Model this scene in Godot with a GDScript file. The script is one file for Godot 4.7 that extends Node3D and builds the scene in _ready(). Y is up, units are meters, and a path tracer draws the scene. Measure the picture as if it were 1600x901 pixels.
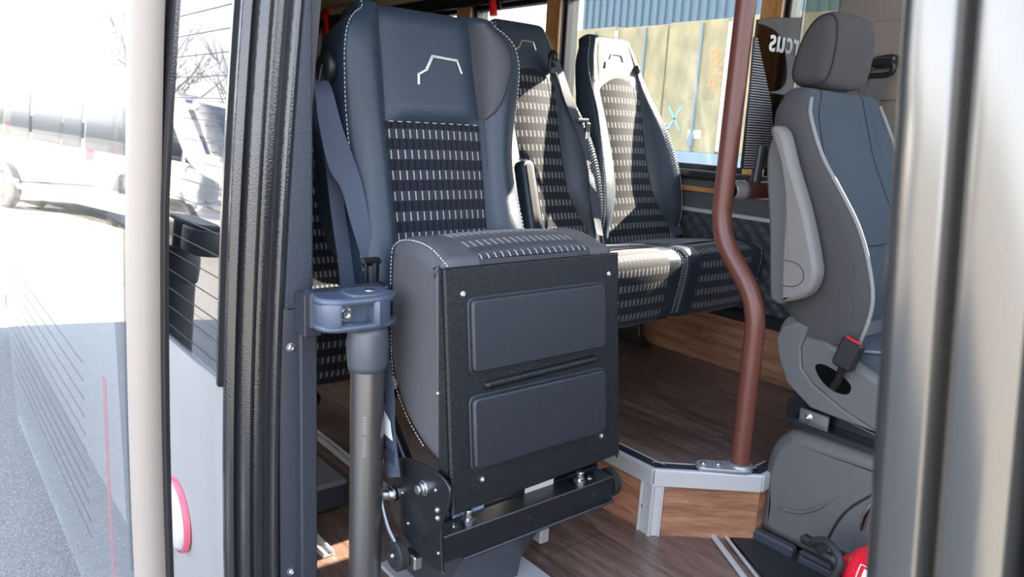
extends Node3D
# Interior of a passenger minibus seen through its open side door.
# x = vehicle forward, y = up, -z = into the bus. Entry floor at y = 0, tarmac at y = -0.45.

var M := {}
var taken := {}
const GROUND := -0.45

# ---------------------------------------------------------------- mesh helpers
func st_new() -> SurfaceTool:
	var st := SurfaceTool.new()
	st.begin(Mesh.PRIMITIVE_TRIANGLES)
	return st

func fin(st: SurfaceTool) -> ArrayMesh:
	st.generate_normals()
	return st.commit()

func tri(st: SurfaceTool, a: Vector3, b: Vector3, c: Vector3) -> void:
	st.set_uv(Vector2(a.x, a.z)); st.add_vertex(a)
	st.set_uv(Vector2(b.x, b.z)); st.add_vertex(b)
	st.set_uv(Vector2(c.x, c.z)); st.add_vertex(c)

func quad(st: SurfaceTool, a: Vector3, b: Vector3, c: Vector3, d: Vector3) -> void:
	tri(st, a, b, c); tri(st, a, c, d)

func flat(st: SurfaceTool) -> void:
	st.set_smooth_group(-1)

func smooth(st: SurfaceTool) -> void:
	st.set_smooth_group(0)

# rows of points, one smooth sheet; uvs (optional) of the same layout
func sheet(st: SurfaceTool, rows: Array, uvs: Array = [], close_u := false) -> void:
	for i in rows.size() - 1:
		var a: PackedVector3Array = rows[i]
		var b: PackedVector3Array = rows[i + 1]
		var n := a.size()
		for j in (n if close_u else n - 1):
			var k := (j + 1) % n
			var ps := [a[j], b[j], b[k], a[j], b[k], a[k]]
			var us := []
			if uvs.size():
				us = [uvs[i][j], uvs[i + 1][j], uvs[i + 1][k], uvs[i][j], uvs[i + 1][k], uvs[i][k]]
			for q in 6:
				if us.size(): st.set_uv(us[q])
				else: st.set_uv(Vector2.ZERO)
				st.add_vertex(ps[q])

func fan(st: SurfaceTool, ring: PackedVector3Array) -> void:
	var c := Vector3.ZERO
	for p in ring: c += p
	c /= ring.size()
	for i in ring.size():
		tri(st, c, ring[i], ring[(i + 1) % ring.size()])

# box with chamfered edges, in a frame
func box(st: SurfaceTool, c: Vector3, s: Vector3, bev := 0.003, xf := Transform3D()) -> void:
	flat(st)
	var h := s / 2
	var b: float = min(bev, min(h.x, min(h.y, h.z)) * 0.9)
	var f := func(x: float, y: float, z: float) -> Vector3: return xf * (c + Vector3(x, y, z))
	for sg: float in [-1.0, 1.0]:
		quad(st, f.call(sg * h.x, -h.y + b, -h.z + b), f.call(sg * h.x, h.y - b, -h.z + b), f.call(sg * h.x, h.y - b, h.z - b), f.call(sg * h.x, -h.y + b, h.z - b))
		quad(st, f.call(-h.x + b, sg * h.y, -h.z + b), f.call(h.x - b, sg * h.y, -h.z + b), f.call(h.x - b, sg * h.y, h.z - b), f.call(-h.x + b, sg * h.y, h.z - b))
		quad(st, f.call(-h.x + b, -h.y + b, sg * h.z), f.call(h.x - b, -h.y + b, sg * h.z), f.call(h.x - b, h.y - b, sg * h.z), f.call(-h.x + b, h.y - b, sg * h.z))
		for sj: float in [-1.0, 1.0]:
			quad(st, f.call(sg * h.x, sj * (h.y - b), -h.z + b), f.call(sg * h.x, sj * (h.y - b), h.z - b), f.call(sg * (h.x - b), sj * h.y, h.z - b), f.call(sg * (h.x - b), sj * h.y, -h.z + b))
			quad(st, f.call(sg * h.x, -h.y + b, sj * (h.z - b)), f.call(sg * h.x, h.y - b, sj * (h.z - b)), f.call(sg * (h.x - b), h.y - b, sj * h.z), f.call(sg * (h.x - b), -h.y + b, sj * h.z))
			quad(st, f.call(-h.x + b, sg * h.y, sj * (h.z - b)), f.call(h.x - b, sg * h.y, sj * (h.z - b)), f.call(h.x - b, sg * (h.y - b), sj * h.z), f.call(-h.x + b, sg * (h.y - b), sj * h.z))
			for sk: float in [-1.0, 1.0]:
				tri(st, f.call(sg * h.x, sj * (h.y - b), sk * (h.z - b)), f.call(sg * (h.x - b), sj * h.y, sk * (h.z - b)), f.call(sg * (h.x - b), sj * (h.y - b), sk * h.z))

func mbox(lo: Vector3, hi: Vector3, bev := 0.003) -> ArrayMesh:
	var st := st_new()
	box(st, (lo + hi) / 2, (hi - lo).abs(), bev)
	return fin(st)

func frame_of(d: Vector3, hint := Vector3.UP) -> Basis:
	var z := d.normalized()
	if abs(z.dot(hint)) > 0.98: hint = Vector3.RIGHT
	var x := hint.cross(z).normalized()
	return Basis(x, z.cross(x), z)

# tube through points (radius per point allowed)
func tube(st: SurfaceTool, pts: Array, r, seg := 16, caps := true) -> void:
	smooth(st)
	var rows := []
	var fr := frame_of(pts[1] - pts[0])
	for i in pts.size():
		var d: Vector3 = (pts[min(i + 1, pts.size() - 1)] - pts[max(i - 1, 0)]).normalized()
		var x := (fr.x - d * fr.x.dot(d)).normalized()
		fr = Basis(x, d.cross(x), d)
		var ring := PackedVector3Array()
		var rr: float = r[i] if r is Array else r
		for k in seg:
			var a := TAU * k / seg
			ring.append(pts[i] + (fr.x * cos(a) + fr.y * sin(a)) * rr)
		rows.append(ring)
	sheet(st, rows, [], true)
	if caps:
		flat(st)
		fan(st, rows[0]); fan(st, rows[-1])

# round bend points through a polyline
func rounded(pts: Array, r: float, n := 6) -> Array:
	var out := [pts[0]]
	for i in range(1, pts.size() - 1):
		var a: Vector3 = pts[i] + (pts[i - 1] - pts[i]).normalized() * min(r, (pts[i - 1] - pts[i]).length() * 0.49)
		var b: Vector3 = pts[i] + (pts[i + 1] - pts[i]).normalized() * min(r, (pts[i + 1] - pts[i]).length() * 0.49)
		for k in n + 1:
			var t := float(k) / n
			out.append(a.lerp(pts[i], t).lerp(pts[i].lerp(b, t), t))
	out.append(pts[-1])
	return out

# solid of revolution: profile [[radius, height]...] around axis d from p
func lathe(st: SurfaceTool, p: Vector3, d: Vector3, prof: Array, seg := 20, sharp := true) -> void:
	var fr := frame_of(d)
	for i in prof.size() - 1:
		var rows := []
		for q in [prof[i], prof[i + 1]]:
			var ring := PackedVector3Array()
			for k in seg:
				var a := TAU * k / seg
				ring.append(p + fr.z * q[1] + (fr.x * cos(a) + fr.y * sin(a)) * max(q[0], 0.00002))
			rows.append(ring)
		st.set_smooth_group((i + 1) if sharp else 0)
		sheet(st, rows, [], true)

# which edges of a closed outline shade as one: a corner sharper than 40 degrees starts a new group
func edge_groups(pts: PackedVector2Array) -> PackedInt32Array:
	var n := pts.size()
	var sharp := PackedInt32Array()
	for i in n:
		var e1 := (pts[i] - pts[(i + n - 1) % n]).normalized()
		var e2 := (pts[(i + 1) % n] - pts[i]).normalized()
		sharp.append(1 if e1.dot(e2) < 0.766 else 0)
	var out := PackedInt32Array()
	out.resize(n)
	var first := sharp.find(1)
	if first < 0: return out
	var g := 0
	for k in n:
		var i := (first + k) % n
		if sharp[i] == 1: g += 1
		out[i] = g
	return out

# extruded outline: pts 2D (a, b) placed by xf (x = a, y = b, z = extrude 0..depth), rounded edges on both faces
func prism(st: SurfaceTool, pts: PackedVector2Array, depth: float, bev := 0.0, xf := Transform3D()) -> void:
	var n := pts.size()
	var area := 0.0
	for i in n: area += pts[i].cross(pts[(i + 1) % n])
	if area < 0: pts.reverse()
	var nor := PackedVector2Array()
	for i in n:
		var e1 := (pts[i] - pts[(i + n - 1) % n]).normalized()
		var e2 := (pts[(i + 1) % n] - pts[i]).normalized()
		var m := Vector2(e1.y + e2.y, -e1.x - e2.x)
		m = m.normalized() / max(0.5, sqrt(max(0.0, (1 + e1.dot(e2)) / 2)))
		nor.append(m)
	var rings := []
	var steps := [[0.0, 0.0]]
	if bev > 0: steps = [[bev, 0.0], [bev * 0.3, bev * 0.3], [0.0, bev]]
	for s in steps: rings.append([s[0], s[1]])
	steps.reverse()
	for s in steps: rings.append([s[0], depth - s[1]])
	var rows := []
	for rg in rings:
		var row := PackedVector3Array()
		for i in n:
			var q: Vector2 = pts[i] - nor[i] * rg[0]
			row.append(xf * Vector3(q.x, q.y, rg[1]))
		rows.append(row)
	var gr := edge_groups(pts)
	for i in rows.size() - 1:
		for j in n:
			st.set_smooth_group(gr[j])
			quad(st, rows[i][j], rows[i + 1][j], rows[i + 1][(j + 1) % n], rows[i][(j + 1) % n])
	flat(st)
	var idx := Geometry2D.triangulate_polygon(pts)
	for e in [rows[0], rows[-1]]:
		for t in range(0, idx.size(), 3):
			tri(st, e[idx[t]], e[idx[t + 1]], e[idx[t + 2]])

# smooth closed outline through 2D points
func spline2(pts: Array, per := 5) -> PackedVector2Array:
	var out := PackedVector2Array()
	var n := pts.size()
	for i in n:
		var a: Vector2 = pts[(i + n - 1) % n]; var b: Vector2 = pts[i]; var c: Vector2 = pts[(i + 1) % n]; var d: Vector2 = pts[(i + 2) % n]
		for k in per:
			out.append(b.cubic_interpolate(c, a + (b - a) * 0.0, d, float(k) / per))
	return out

func spline3(pts: Array, per := 6) -> Array:
	var out := []
	for i in pts.size() - 1:
		var a: Vector3 = pts[max(i - 1, 0)]; var b: Vector3 = pts[i]; var c: Vector3 = pts[i + 1]; var d: Vector3 = pts[min(i + 2, pts.size() - 1)]
		for k in per: out.append(b.cubic_interpolate(c, a, d, float(k) / per))
	out.append(pts[-1])
	return out

func rrect(cx: float, cy: float, w: float, h: float, r: float, seg := 4) -> PackedVector2Array:
	var out := PackedVector2Array()
	for q in 4:
		var sx: float = [1, -1, -1, 1][q]
		var sy: float = [1, 1, -1, -1][q]
		for k in seg + 1:
			var a: float = PI / 2 * (q + float(k) / seg)
			out.append(Vector2(cx + sx * (w / 2 - r) + cos(a) * r, cy + sy * (h / 2 - r) + sin(a) * r))
	return out

# webbing: left and right edge points, given thickness
func ribbon(st: SurfaceTool, l: Array, r: Array, th := 0.0016, per := 6) -> void:
	var ls := spline3(l, per)
	var rs := spline3(r, per)
	smooth(st)
	var f := []
	var b := []
	for i in ls.size():
		var t: Vector3 = ls[min(i + 1, ls.size() - 1)] - ls[max(i - 1, 0)]
		var nrm: Vector3 = (rs[i] - ls[i]).cross(t).normalized() * th / 2
		f.append(PackedVector3Array([ls[i] + nrm, (ls[i] + rs[i]) / 2 + nrm, rs[i] + nrm]))
		b.append(PackedVector3Array([ls[i] - nrm, (ls[i] + rs[i]) / 2 - nrm, rs[i] - nrm]))
	st.set_smooth_group(1); sheet(st, f)
	st.set_smooth_group(2); sheet(st, b)
	flat(st)
	for i in ls.size() - 1:
		quad(st, f[i][0], f[i + 1][0], b[i + 1][0], b[i][0])
		quad(st, f[i][2], f[i + 1][2], b[i + 1][2], b[i][2])

# thread: short dashes along a line
func stitches(st: SurfaceTool, pts: Array, on := 0.006, off := 0.0035, r := 0.0009) -> void:
	var left := 0.0
	for i in pts.size() - 1:
		var a: Vector3 = pts[i]; var b: Vector3 = pts[i + 1]
		var l := (b - a).length()
		if l < 1e-6: continue
		var d := (b - a) / l
		var at := left
		while at + on < l + on * 0.5:
			var m := a + d * (at + on / 2)
			box(st, Vector3.ZERO, Vector3(r * 2, r * 2, on), r * 0.6, Transform3D(frame_of(d), m))
			at += on + off
		left = max(0.0, at - l)

# vertical skin: plan profile (x, z) carried up, moved by shift(y)
func upright(st: SurfaceTool, prof: Array, y0: float, y1: float, n: int, shift: Callable, closed := true) -> void:
	var rows := []
	for i in n + 1:
		var y: float = lerp(y0, y1, float(i) / n)
		var o: Vector3 = shift.call(y)
		var row := PackedVector3Array()
		for p: Vector2 in prof: row.append(Vector3(p.x, y, p.y) + o)
		rows.append(row)
	var gr := edge_groups(PackedVector2Array(prof))
	for j in (prof.size() if closed else prof.size() - 1):
		st.set_smooth_group(gr[j] if closed else 0)
		for i in n: quad(st, rows[i][j], rows[i + 1][j], rows[i + 1][(j + 1) % prof.size()], rows[i][(j + 1) % prof.size()])
	if closed:
		flat(st)
		var idx := Geometry2D.triangulate_polygon(PackedVector2Array(prof))
		for e in [rows[0], rows[-1]]:
			for t in range(0, idx.size(), 3): tri(st, e[idx[t]], e[idx[t + 1]], e[idx[t + 2]])

# ---------------------------------------------------------------- scene helpers
func numbered(called: String) -> String:
	if not taken.has(called):
		taken[called] = 0
		return called
	taken[called] += 1
	return "%s_%03d" % [called, taken[called]]

func thing(called: String, label: String, category: String, at: Vector3, group := "") -> Node3D:
	var o := Node3D.new()
	o.name = numbered(called)
	add_child(o)
	o.position = at
	o.set_meta("label", label); o.set_meta("category", category)
	if group: o.set_meta("group", group)
	return o

func struct(called: String, label := "") -> Node3D:
	var o := Node3D.new()
	o.name = called
	add_child(o)
	o.set_meta("kind", "structure")
	if label: o.set_meta("label", label)
	return o

# a part whose mesh is given in world coordinates
func part(root: Node3D, called: String, mesh: Mesh, mat: Material, label := "") -> MeshInstance3D:
	var o := MeshInstance3D.new()
	o.name = called
	o.mesh = mesh
	o.material_override = mat
	root.add_child(o, true)
	o.cast_shadow = GeometryInstance3D.SHADOW_CASTING_SETTING_ON
	var p: Node = root
	if root.get_parent() == self: o.position = -root.position
	if label: o.set_meta("label", label)
	return o

# ---------------------------------------------------------------- materials
func noise_tex(freq: float, oct := 3, normal := false, bump := 4.0, size := 512, sd := 1) -> NoiseTexture2D:
	var n := FastNoiseLite.new()
	n.seed = sd; n.frequency = freq; n.fractal_octaves = oct
	n.noise_type = FastNoiseLite.TYPE_SIMPLEX_SMOOTH
	var t := NoiseTexture2D.new()
	t.width = size; t.height = size; t.seamless = true; t.noise = n
	if normal: t.as_normal_map = true; t.bump_strength = bump
	return t

func mat(called: String, c: Color, rough := 0.6, metal := 0.0, spec := 0.5) -> StandardMaterial3D:
	var m := StandardMaterial3D.new()
	m.resource_name = called
	m.albedo_color = c; m.roughness = rough; m.metallic = metal; m.metallic_specular = spec
	M[called] = m
	return m

func grain(m: StandardMaterial3D, t: Texture2D, scale: float, strength: float) -> void:
	m.normal_enabled = true; m.normal_texture = t; m.normal_scale = strength
	m.uv1_triplanar = true; m.uv1_scale = Vector3.ONE * scale

func lin(r: float, g: float, b: float) -> Color:
	return Color(r, g, b).linear_to_srgb()

func fabric_image() -> Image:
	# vertical ribs, rows of pale dashes between blocks of lighter and darker navy
	var w := 512; var h := 352
	var im := Image.create(w, h, false, Image.FORMAT_RGB8)
	var n := FastNoiseLite.new(); n.seed = 5; n.frequency = 0.11
	for y in h:
		for x in w:
			var col := x / 64.0
			var fx: float = col - floor(col)
			var row := y / 176.0
			var fy: float = row - floor(row)
			var weave: float = 0.82 + 0.18 * sin(x * TAU / 8.0) * sin(y * TAU / 8.0) + 0.15 * n.get_noise_2d(x, y)
			var c := Color(0.085, 0.098, 0.125)
			if fy < 0.5:
				c = Color(0.225, 0.255, 0.315) if fx < 0.72 else Color(0.08, 0.09, 0.115)
			else:
				c = Color(0.075, 0.088, 0.12) if abs(fx - 0.2) < 0.17 else Color(0.15, 0.17, 0.215)
			var dash: float = abs(fx - 0.86)
			if dash < 0.085 and fy > 0.03 and fy < 0.47:
				c = Color(0.86, 0.82, 0.70)
			elif dash < 0.12 and fy > 0.0 and fy < 0.5:
				c = Color(0.10, 0.105, 0.12)
			im.set_pixel(x, y, Color(c.r * weave, c.g * weave, c.b * weave))
	return im

func wood_image(light: Color, dark: Color, planks: int, sd: int) -> Image:
	# printed oak: grain along x
	var s := 1024
	var im := Image.create(s, s, false, Image.FORMAT_RGB8)
	var n := FastNoiseLite.new(); n.seed = sd; n.frequency = 0.012; n.fractal_octaves = 4
	var f := FastNoiseLite.new(); f.seed = sd + 1; f.frequency = 0.05; f.fractal_octaves = 3
	var rng := RandomNumberGenerator.new(); rng.seed = sd
	var tone := []
	var start := []
	for i in planks:
		tone.append(rng.randf_range(-0.16, 0.16)); start.append(rng.randf() * s)
	var ph := float(s) / planks
	for y in s:
		var p := int(y / ph)
		var edge: float = min(fmod(y, ph), ph - fmod(y, ph))
		for x in s:
			var along: float = fmod(x + start[p], s)
			var t: float = 0.5 + 0.55 * n.get_noise_2d(along * 0.28 + p * 371.0, y * 2.6) + 0.4 * f.get_noise_2d(along * 0.35, y * 5.0 + p * 91.0)
			var half: float = 0.07 if along > s / 2.0 else -0.05
			t += tone[p] + half
			var c := dark.lerp(light, clamp(t, 0.0, 1.0))
			if edge < 1.2 or abs(along - s / 2.0) < 1.2: c = c * 0.82
			im.set_pixel(x, y, c)
	return im

func make_materials() -> void:
	var fine := noise_tex(0.09, 3, true, 6.0, 512, 3)
	var pebble := noise_tex(0.045, 2, true, 9.0, 512, 4)
	var leather := mat("leather", lin(0.023, 0.037, 0.056), 0.38, 0.0, 0.5)
	grain(leather, fine, 9.0, 0.35)
	var gusset := mat("grey_leatherette", lin(0.085, 0.085, 0.090), 0.55, 0.0, 0.45)
	grain(gusset, fine, 9.0, 0.4)
	var fb := mat("woven_fabric", Color.WHITE, 0.85, 0.0, 0.3)
	var fi := fabric_image()
	fb.albedo_texture = ImageTexture.create_from_image(fi)
	fb.rim_enabled = true; fb.rim = 0.35; fb.rim_tint = 0.6
	var fn: Image = fi.duplicate()
	fn.convert(Image.FORMAT_RGBA8)
	fn.bump_map_to_normal_map(2.0)
	fb.normal_enabled = true; fb.normal_texture = ImageTexture.create_from_image(fn); fb.normal_scale = 0.5
	var wg := mat("wing_leather", lin(0.048, 0.047, 0.056), 0.5)
	grain(wg, fine, 9.0, 0.35)
	mat("thread", lin(0.62, 0.60, 0.56), 0.7)
	mat("dark_thread", lin(0.012, 0.013, 0.016), 0.8)
	mat("emblem", lin(0.72, 0.68, 0.60), 0.25, 0.85)
	var pan := mat("seat_pan_plastic", lin(0.007, 0.009, 0.012), 0.30, 0.0, 0.5)
	grain(pan, pebble, 14.0, 1.0)
	var fld := mat("pan_plastic_sky_sheen", lin(0.015, 0.020, 0.027), 0.40, 0.0, 0.6)  # same plastic as the pan, sky reflection painted in as lighter blue
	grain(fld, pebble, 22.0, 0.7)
	mat("rib_grey", lin(0.36, 0.36, 0.37), 0.5)
	mat("black_steel", lin(0.010, 0.011, 0.014), 0.28, 0.0, 0.6)
	mat("black_plastic", lin(0.012, 0.012, 0.014), 0.4)
	mat("slot_shade_black", lin(0.004, 0.004, 0.004), 0.9, 0.0, 0.1)  # stands in for the shade inside the buckle hole
	mat("rubber", lin(0.018, 0.018, 0.019), 0.65)
	mat("zinc", lin(0.62, 0.63, 0.65), 0.28, 1.0)
	mat("chrome", lin(0.75, 0.76, 0.78), 0.12, 1.0)
	var alu := mat("aluminium", lin(0.58, 0.59, 0.60), 0.42, 0.4)
	alu.metallic_specular = 0.5
	mat("nosing_insert", lin(0.014, 0.017, 0.024), 0.35)
	var web := mat("webbing", lin(0.058, 0.072, 0.108), 0.62, 0.0, 0.5)
	grain(web, noise_tex(0.2, 2, true, 8.0, 256, 9), 25.0, 0.5)
	mat("grey_webbing", lin(0.13, 0.13, 0.135), 0.6)
	var wf := mat("floor_vinyl", Color.WHITE, 0.36, 0.0, 0.5)
	wf.albedo_texture = ImageTexture.create_from_image(wood_image(Color(0.50, 0.405, 0.36), Color(0.28, 0.21, 0.18), 7, 11))
	var wr := mat("riser_vinyl", Color.WHITE, 0.42, 0.0, 0.5)
	wr.albedo_texture = ImageTexture.create_from_image(wood_image(Color(0.69, 0.51, 0.40), Color(0.43, 0.28, 0.20), 6, 23))
	var wp := mat("wood_trim", Color.WHITE, 0.38, 0.0, 0.5)
	wp.albedo_texture = ImageTexture.create_from_image(wood_image(Color(0.86, 0.68, 0.45), Color(0.62, 0.43, 0.24), 5, 31))
	mat("pole_brown", lin(0.125, 0.042, 0.030), 0.34, 0.0, 0.5)
	mat("pole_grey", lin(0.33, 0.34, 0.36), 0.35, 0.6)
	mat("arm_post", lin(0.20, 0.195, 0.185), 0.36, 0.85)
	mat("post_lettering", lin(0.36, 0.36, 0.36), 0.4, 0.6)
	mat("arm_bracket", lin(0.070, 0.090, 0.130), 0.3, 0.0, 0.6)
	mat("arm_collar", lin(0.085, 0.092, 0.108), 0.42, 0.2, 0.6)
	var jr := mat("seal_rubber", lin(0.022, 0.022, 0.024), 0.2, 0.0, 0.85)
	grain(jr, fine, 4.0, 0.12)
	mat("painted_plate", lin(0.040, 0.046, 0.057), 0.36, 0.0, 0.5)
	var pad := mat("pillar_pad", lin(0.042, 0.050, 0.064), 0.5, 0.0, 0.5)
	grain(pad, pebble, 11.0, 0.6)
	mat("body_white", lin(0.40, 0.39, 0.37), 0.22, 0.0, 0.6)
	mat("van_white", lin(0.80, 0.80, 0.79), 0.3, 0.0, 0.5)
	var tg := mat("tinted_glass", lin(0.015, 0.018, 0.022), 0.02, 0.0, 1.0)
	tg.clearcoat_enabled = true; tg.clearcoat = 1.0; tg.clearcoat_roughness = 0.0
	var gl := mat("clear_glass", Color(1, 1, 1, 0.03), 0.0, 0.0, 0.5)
	gl.transparency = BaseMaterial3D.TRANSPARENCY_ALPHA
	gl.albedo_color = Color(0.75, 0.9, 0.85, 0.06)
	var lg := mat("leaf_glass", Color(0.6, 0.65, 0.66, 0.06), 0.0, 0.0, 0.6)
	lg.transparency = BaseMaterial3D.TRANSPARENCY_ALPHA
	var tp := mat("smoked_acrylic", Color(0.16, 0.10, 0.06, 0.85), 0.05, 0.0, 0.2)
	tp.transparency = BaseMaterial3D.TRANSPARENCY_ALPHA
	var gp := mat("green_pane", Color(0.22, 0.32, 0.17, 0.45), 0.02, 0.0, 0.5)
	gp.transparency = BaseMaterial3D.TRANSPARENCY_ALPHA
	mat("heating_wire", lin(0.06, 0.05, 0.045), 0.5)
	mat("leaf_rubber", lin(0.34, 0.29, 0.24), 0.45, 0.0, 0.5)
	mat("front_jamb", lin(0.21, 0.205, 0.195), 0.2, 0.9, 0.5)
	mat("wall_grey", lin(0.075, 0.077, 0.082), 0.7)
	var quilt := mat("quilted_leather", lin(0.05, 0.053, 0.058), 0.5)
	grain(quilt, fine, 9.0, 0.3)
	mat("beige_trim", lin(0.52, 0.42, 0.28), 0.6)
	mat("ceiling_cloth", lin(0.33, 0.31, 0.28), 0.9)
	mat("pillar_plastic", lin(0.215, 0.185, 0.16), 0.62)
	var df := mat("driver_fabric", lin(0.062, 0.061, 0.061), 0.85, 0.0, 0.3)
	grain(df, noise_tex(0.25, 2, true, 7.0, 256, 12), 12.0, 0.6)
	df.rim_enabled = true; df.rim = 0.25; df.rim_tint = 0.5
	var dc := mat("driver_fabric_sky_blue", lin(0.055, 0.072, 0.088), 0.85, 0.0, 0.3)  # same grey fabric as the sides, blue sky light tinted in
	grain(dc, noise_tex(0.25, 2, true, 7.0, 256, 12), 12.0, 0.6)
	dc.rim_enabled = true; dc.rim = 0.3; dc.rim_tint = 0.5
	mat("piping_and_sunlit_edge", lin(0.20, 0.20, 0.20), 0.6)  # cushion piping; along the back its paler grey paints a sunlit edge
	var sp := mat("seat_plastic", lin(0.098, 0.098, 0.100), 0.55)
	grain(sp, pebble, 14.0, 0.35)
	var ap := mat("armrest_plastic", lin(0.165, 0.155, 0.145), 0.55)
	grain(ap, pebble, 14.0, 0.35)
	var mt := mat("cab_mat", lin(0.018, 0.019, 0.022), 0.6)
	grain(mt, pebble, 10.0, 0.5)
	mat("extinguisher_red", lin(0.62, 0.012, 0.03), 0.25, 0.0, 0.6)
	mat("sticker_white", lin(0.8, 0.8, 0.8), 0.5)
	mat("sticker_blue", lin(0.36, 0.46, 0.62), 0.5)
	mat("print_dark", lin(0.03, 0.035, 0.06), 0.6)
	mat("hammer_red", lin(0.70, 0.015, 0.015), 0.35)
	mat("lettering_white", lin(0.85, 0.85, 0.85), 0.5)
	mat("lamp_red", lin(0.80, 0.16, 0.22), 0.2)
	mat("lamp_body", lin(0.75, 0.75, 0.76), 0.25)
	var tar := mat("tarmac", Color.WHITE, 0.9)
	var ti := Image.create(512, 512, false, Image.FORMAT_RGB8)
	var rng := RandomNumberGenerator.new(); rng.seed = 3
	for y in 512:
		for x in 512:
			var k := rng.randf()
			var v := 0.47 + 0.22 * (k - 0.5) + (0.25 if k > 0.985 else 0.0)
			ti.set_pixel(x, y, Color(v, v * 0.98, v * 0.94))
	tar.albedo_texture = ImageTexture.create_from_image(ti)
	tar.uv1_triplanar = true; tar.uv1_world_triplanar = true; tar.uv1_scale = Vector3.ONE * 0.8
	var ply := mat("plywood", Color.WHITE, 0.7)
	var pi := Image.create(256, 256, false, Image.FORMAT_RGB8)
	var pn := FastNoiseLite.new(); pn.seed = 8; pn.frequency = 0.02; pn.fractal_octaves = 4
	for y in 256:
		for x in 256:
			var v := 0.5 * pn.get_noise_2d(x * 1.0, y * 0.6) + 0.12 * rng.randf()
			pi.set_pixel(x, y, Color(0.78, 0.69, 0.50).darkened(clamp(0.16 + 0.3 * v, 0.0, 0.4)))
	ply.albedo_texture = ImageTexture.create_from_image(pi)
	ply.uv1_triplanar = true; ply.uv1_scale = Vector3.ONE * 0.7
	mat("steel_rod", lin(0.20, 0.25, 0.28), 0.5, 0.3)
	mat("trailer_blue", lin(0.22, 0.30, 0.37), 0.5)
	mat("roof_blue", lin(0.10, 0.145, 0.20), 0.6)
	mat("spray_orange", lin(0.85, 0.30, 0.10), 0.8)
	mat("spray_blue", lin(0.25, 0.50, 0.52), 0.8)
	mat("paper_white", lin(0.75, 0.78, 0.8), 0.8)
	mat("foliage", lin(0.05, 0.07, 0.035), 0.9)
	mat("bark", lin(0.09, 0.075, 0.06), 0.9)
	mat("tyre", lin(0.02, 0.02, 0.02), 0.8)
	mat("line_red", lin(0.55, 0.04, 0.04), 0.8)

# ---------------------------------------------------------------- the vehicle shell
func body_lean(y: float) -> Vector3:
	return Vector3(0, 0, -0.041 * y * y)

func leaf_lean(y: float) -> Vector3:
	return Vector3(0, 0, -0.029 * y * y)

func quad_uv(st: SurfaceTool, p: Array, uv: Array) -> void:
	for i in [0, 1, 2, 0, 2, 3]:
		st.set_uv(uv[i]); st.add_vertex(p[i])

# upright board between two plan points with the print running along it
func board(a: Vector2, b: Vector2, y0: float, y1: float, th := 0.012, upright_grain := false, k := 0.75) -> ArrayMesh:
	var st := st_new()
	flat(st)
	var d := (b - a).normalized()
	var nn := Vector2(-d.y, d.x) * th
	var l := (b - a).length()
	for s in [0.0, 1.0]:
		var o: Vector2 = nn * s
		var ps := [Vector3(a.x + o.x, y0, a.y + o.y), Vector3(b.x + o.x, y0, b.y + o.y), Vector3(b.x + o.x, y1, b.y + o.y), Vector3(a.x + o.x, y1, a.y + o.y)]
		var us := [Vector2(0, y0), Vector2(l, y0), Vector2(l, y1), Vector2(0, y1)]
		for i in 4:
			us[i] = (Vector2(us[i].y, us[i].x) if upright_grain else us[i]) * k
		quad_uv(st, ps, us)
	for e in [[a, a + nn], [b, b + nn]]:
		quad_uv(st, [Vector3(e[0].x, y0, e[0].y), Vector3(e[1].x, y0, e[1].y), Vector3(e[1].x, y1, e[1].y), Vector3(e[0].x, y1, e[0].y)], [Vector2(y0, 0) * k, Vector2(y0, th) * k, Vector2(y1, th) * k, Vector2(y1, 0) * k])
	for y in [y0, y1]:
		quad_uv(st, [Vector3(a.x, y, a.y), Vector3(b.x, y, b.y), Vector3(b.x + nn.x, y, b.y + nn.y), Vector3(a.x + nn.x, y, a.y + nn.y)], [Vector2(0, 0), Vector2(l, 0) * k, Vector2(l, th) * k, Vector2(0, th) * k])
	return fin(st)

func slab(pts: Array, y0: float, y1: float) -> ArrayMesh:
	var st := st_new()
	var poly := PackedVector2Array()
	for p: Vector2 in pts: poly.append(Vector2(p.x, p.y))
	# plan (x, z) extruded upwards
	prism(st, poly, y1 - y0, 0.0, Transform3D(Basis(Vector3(1, 0, 0), Vector3(0, 0, 1), Vector3(0, 1, 0)), Vector3(0, y0, 0)))
	return fin(st)

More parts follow.
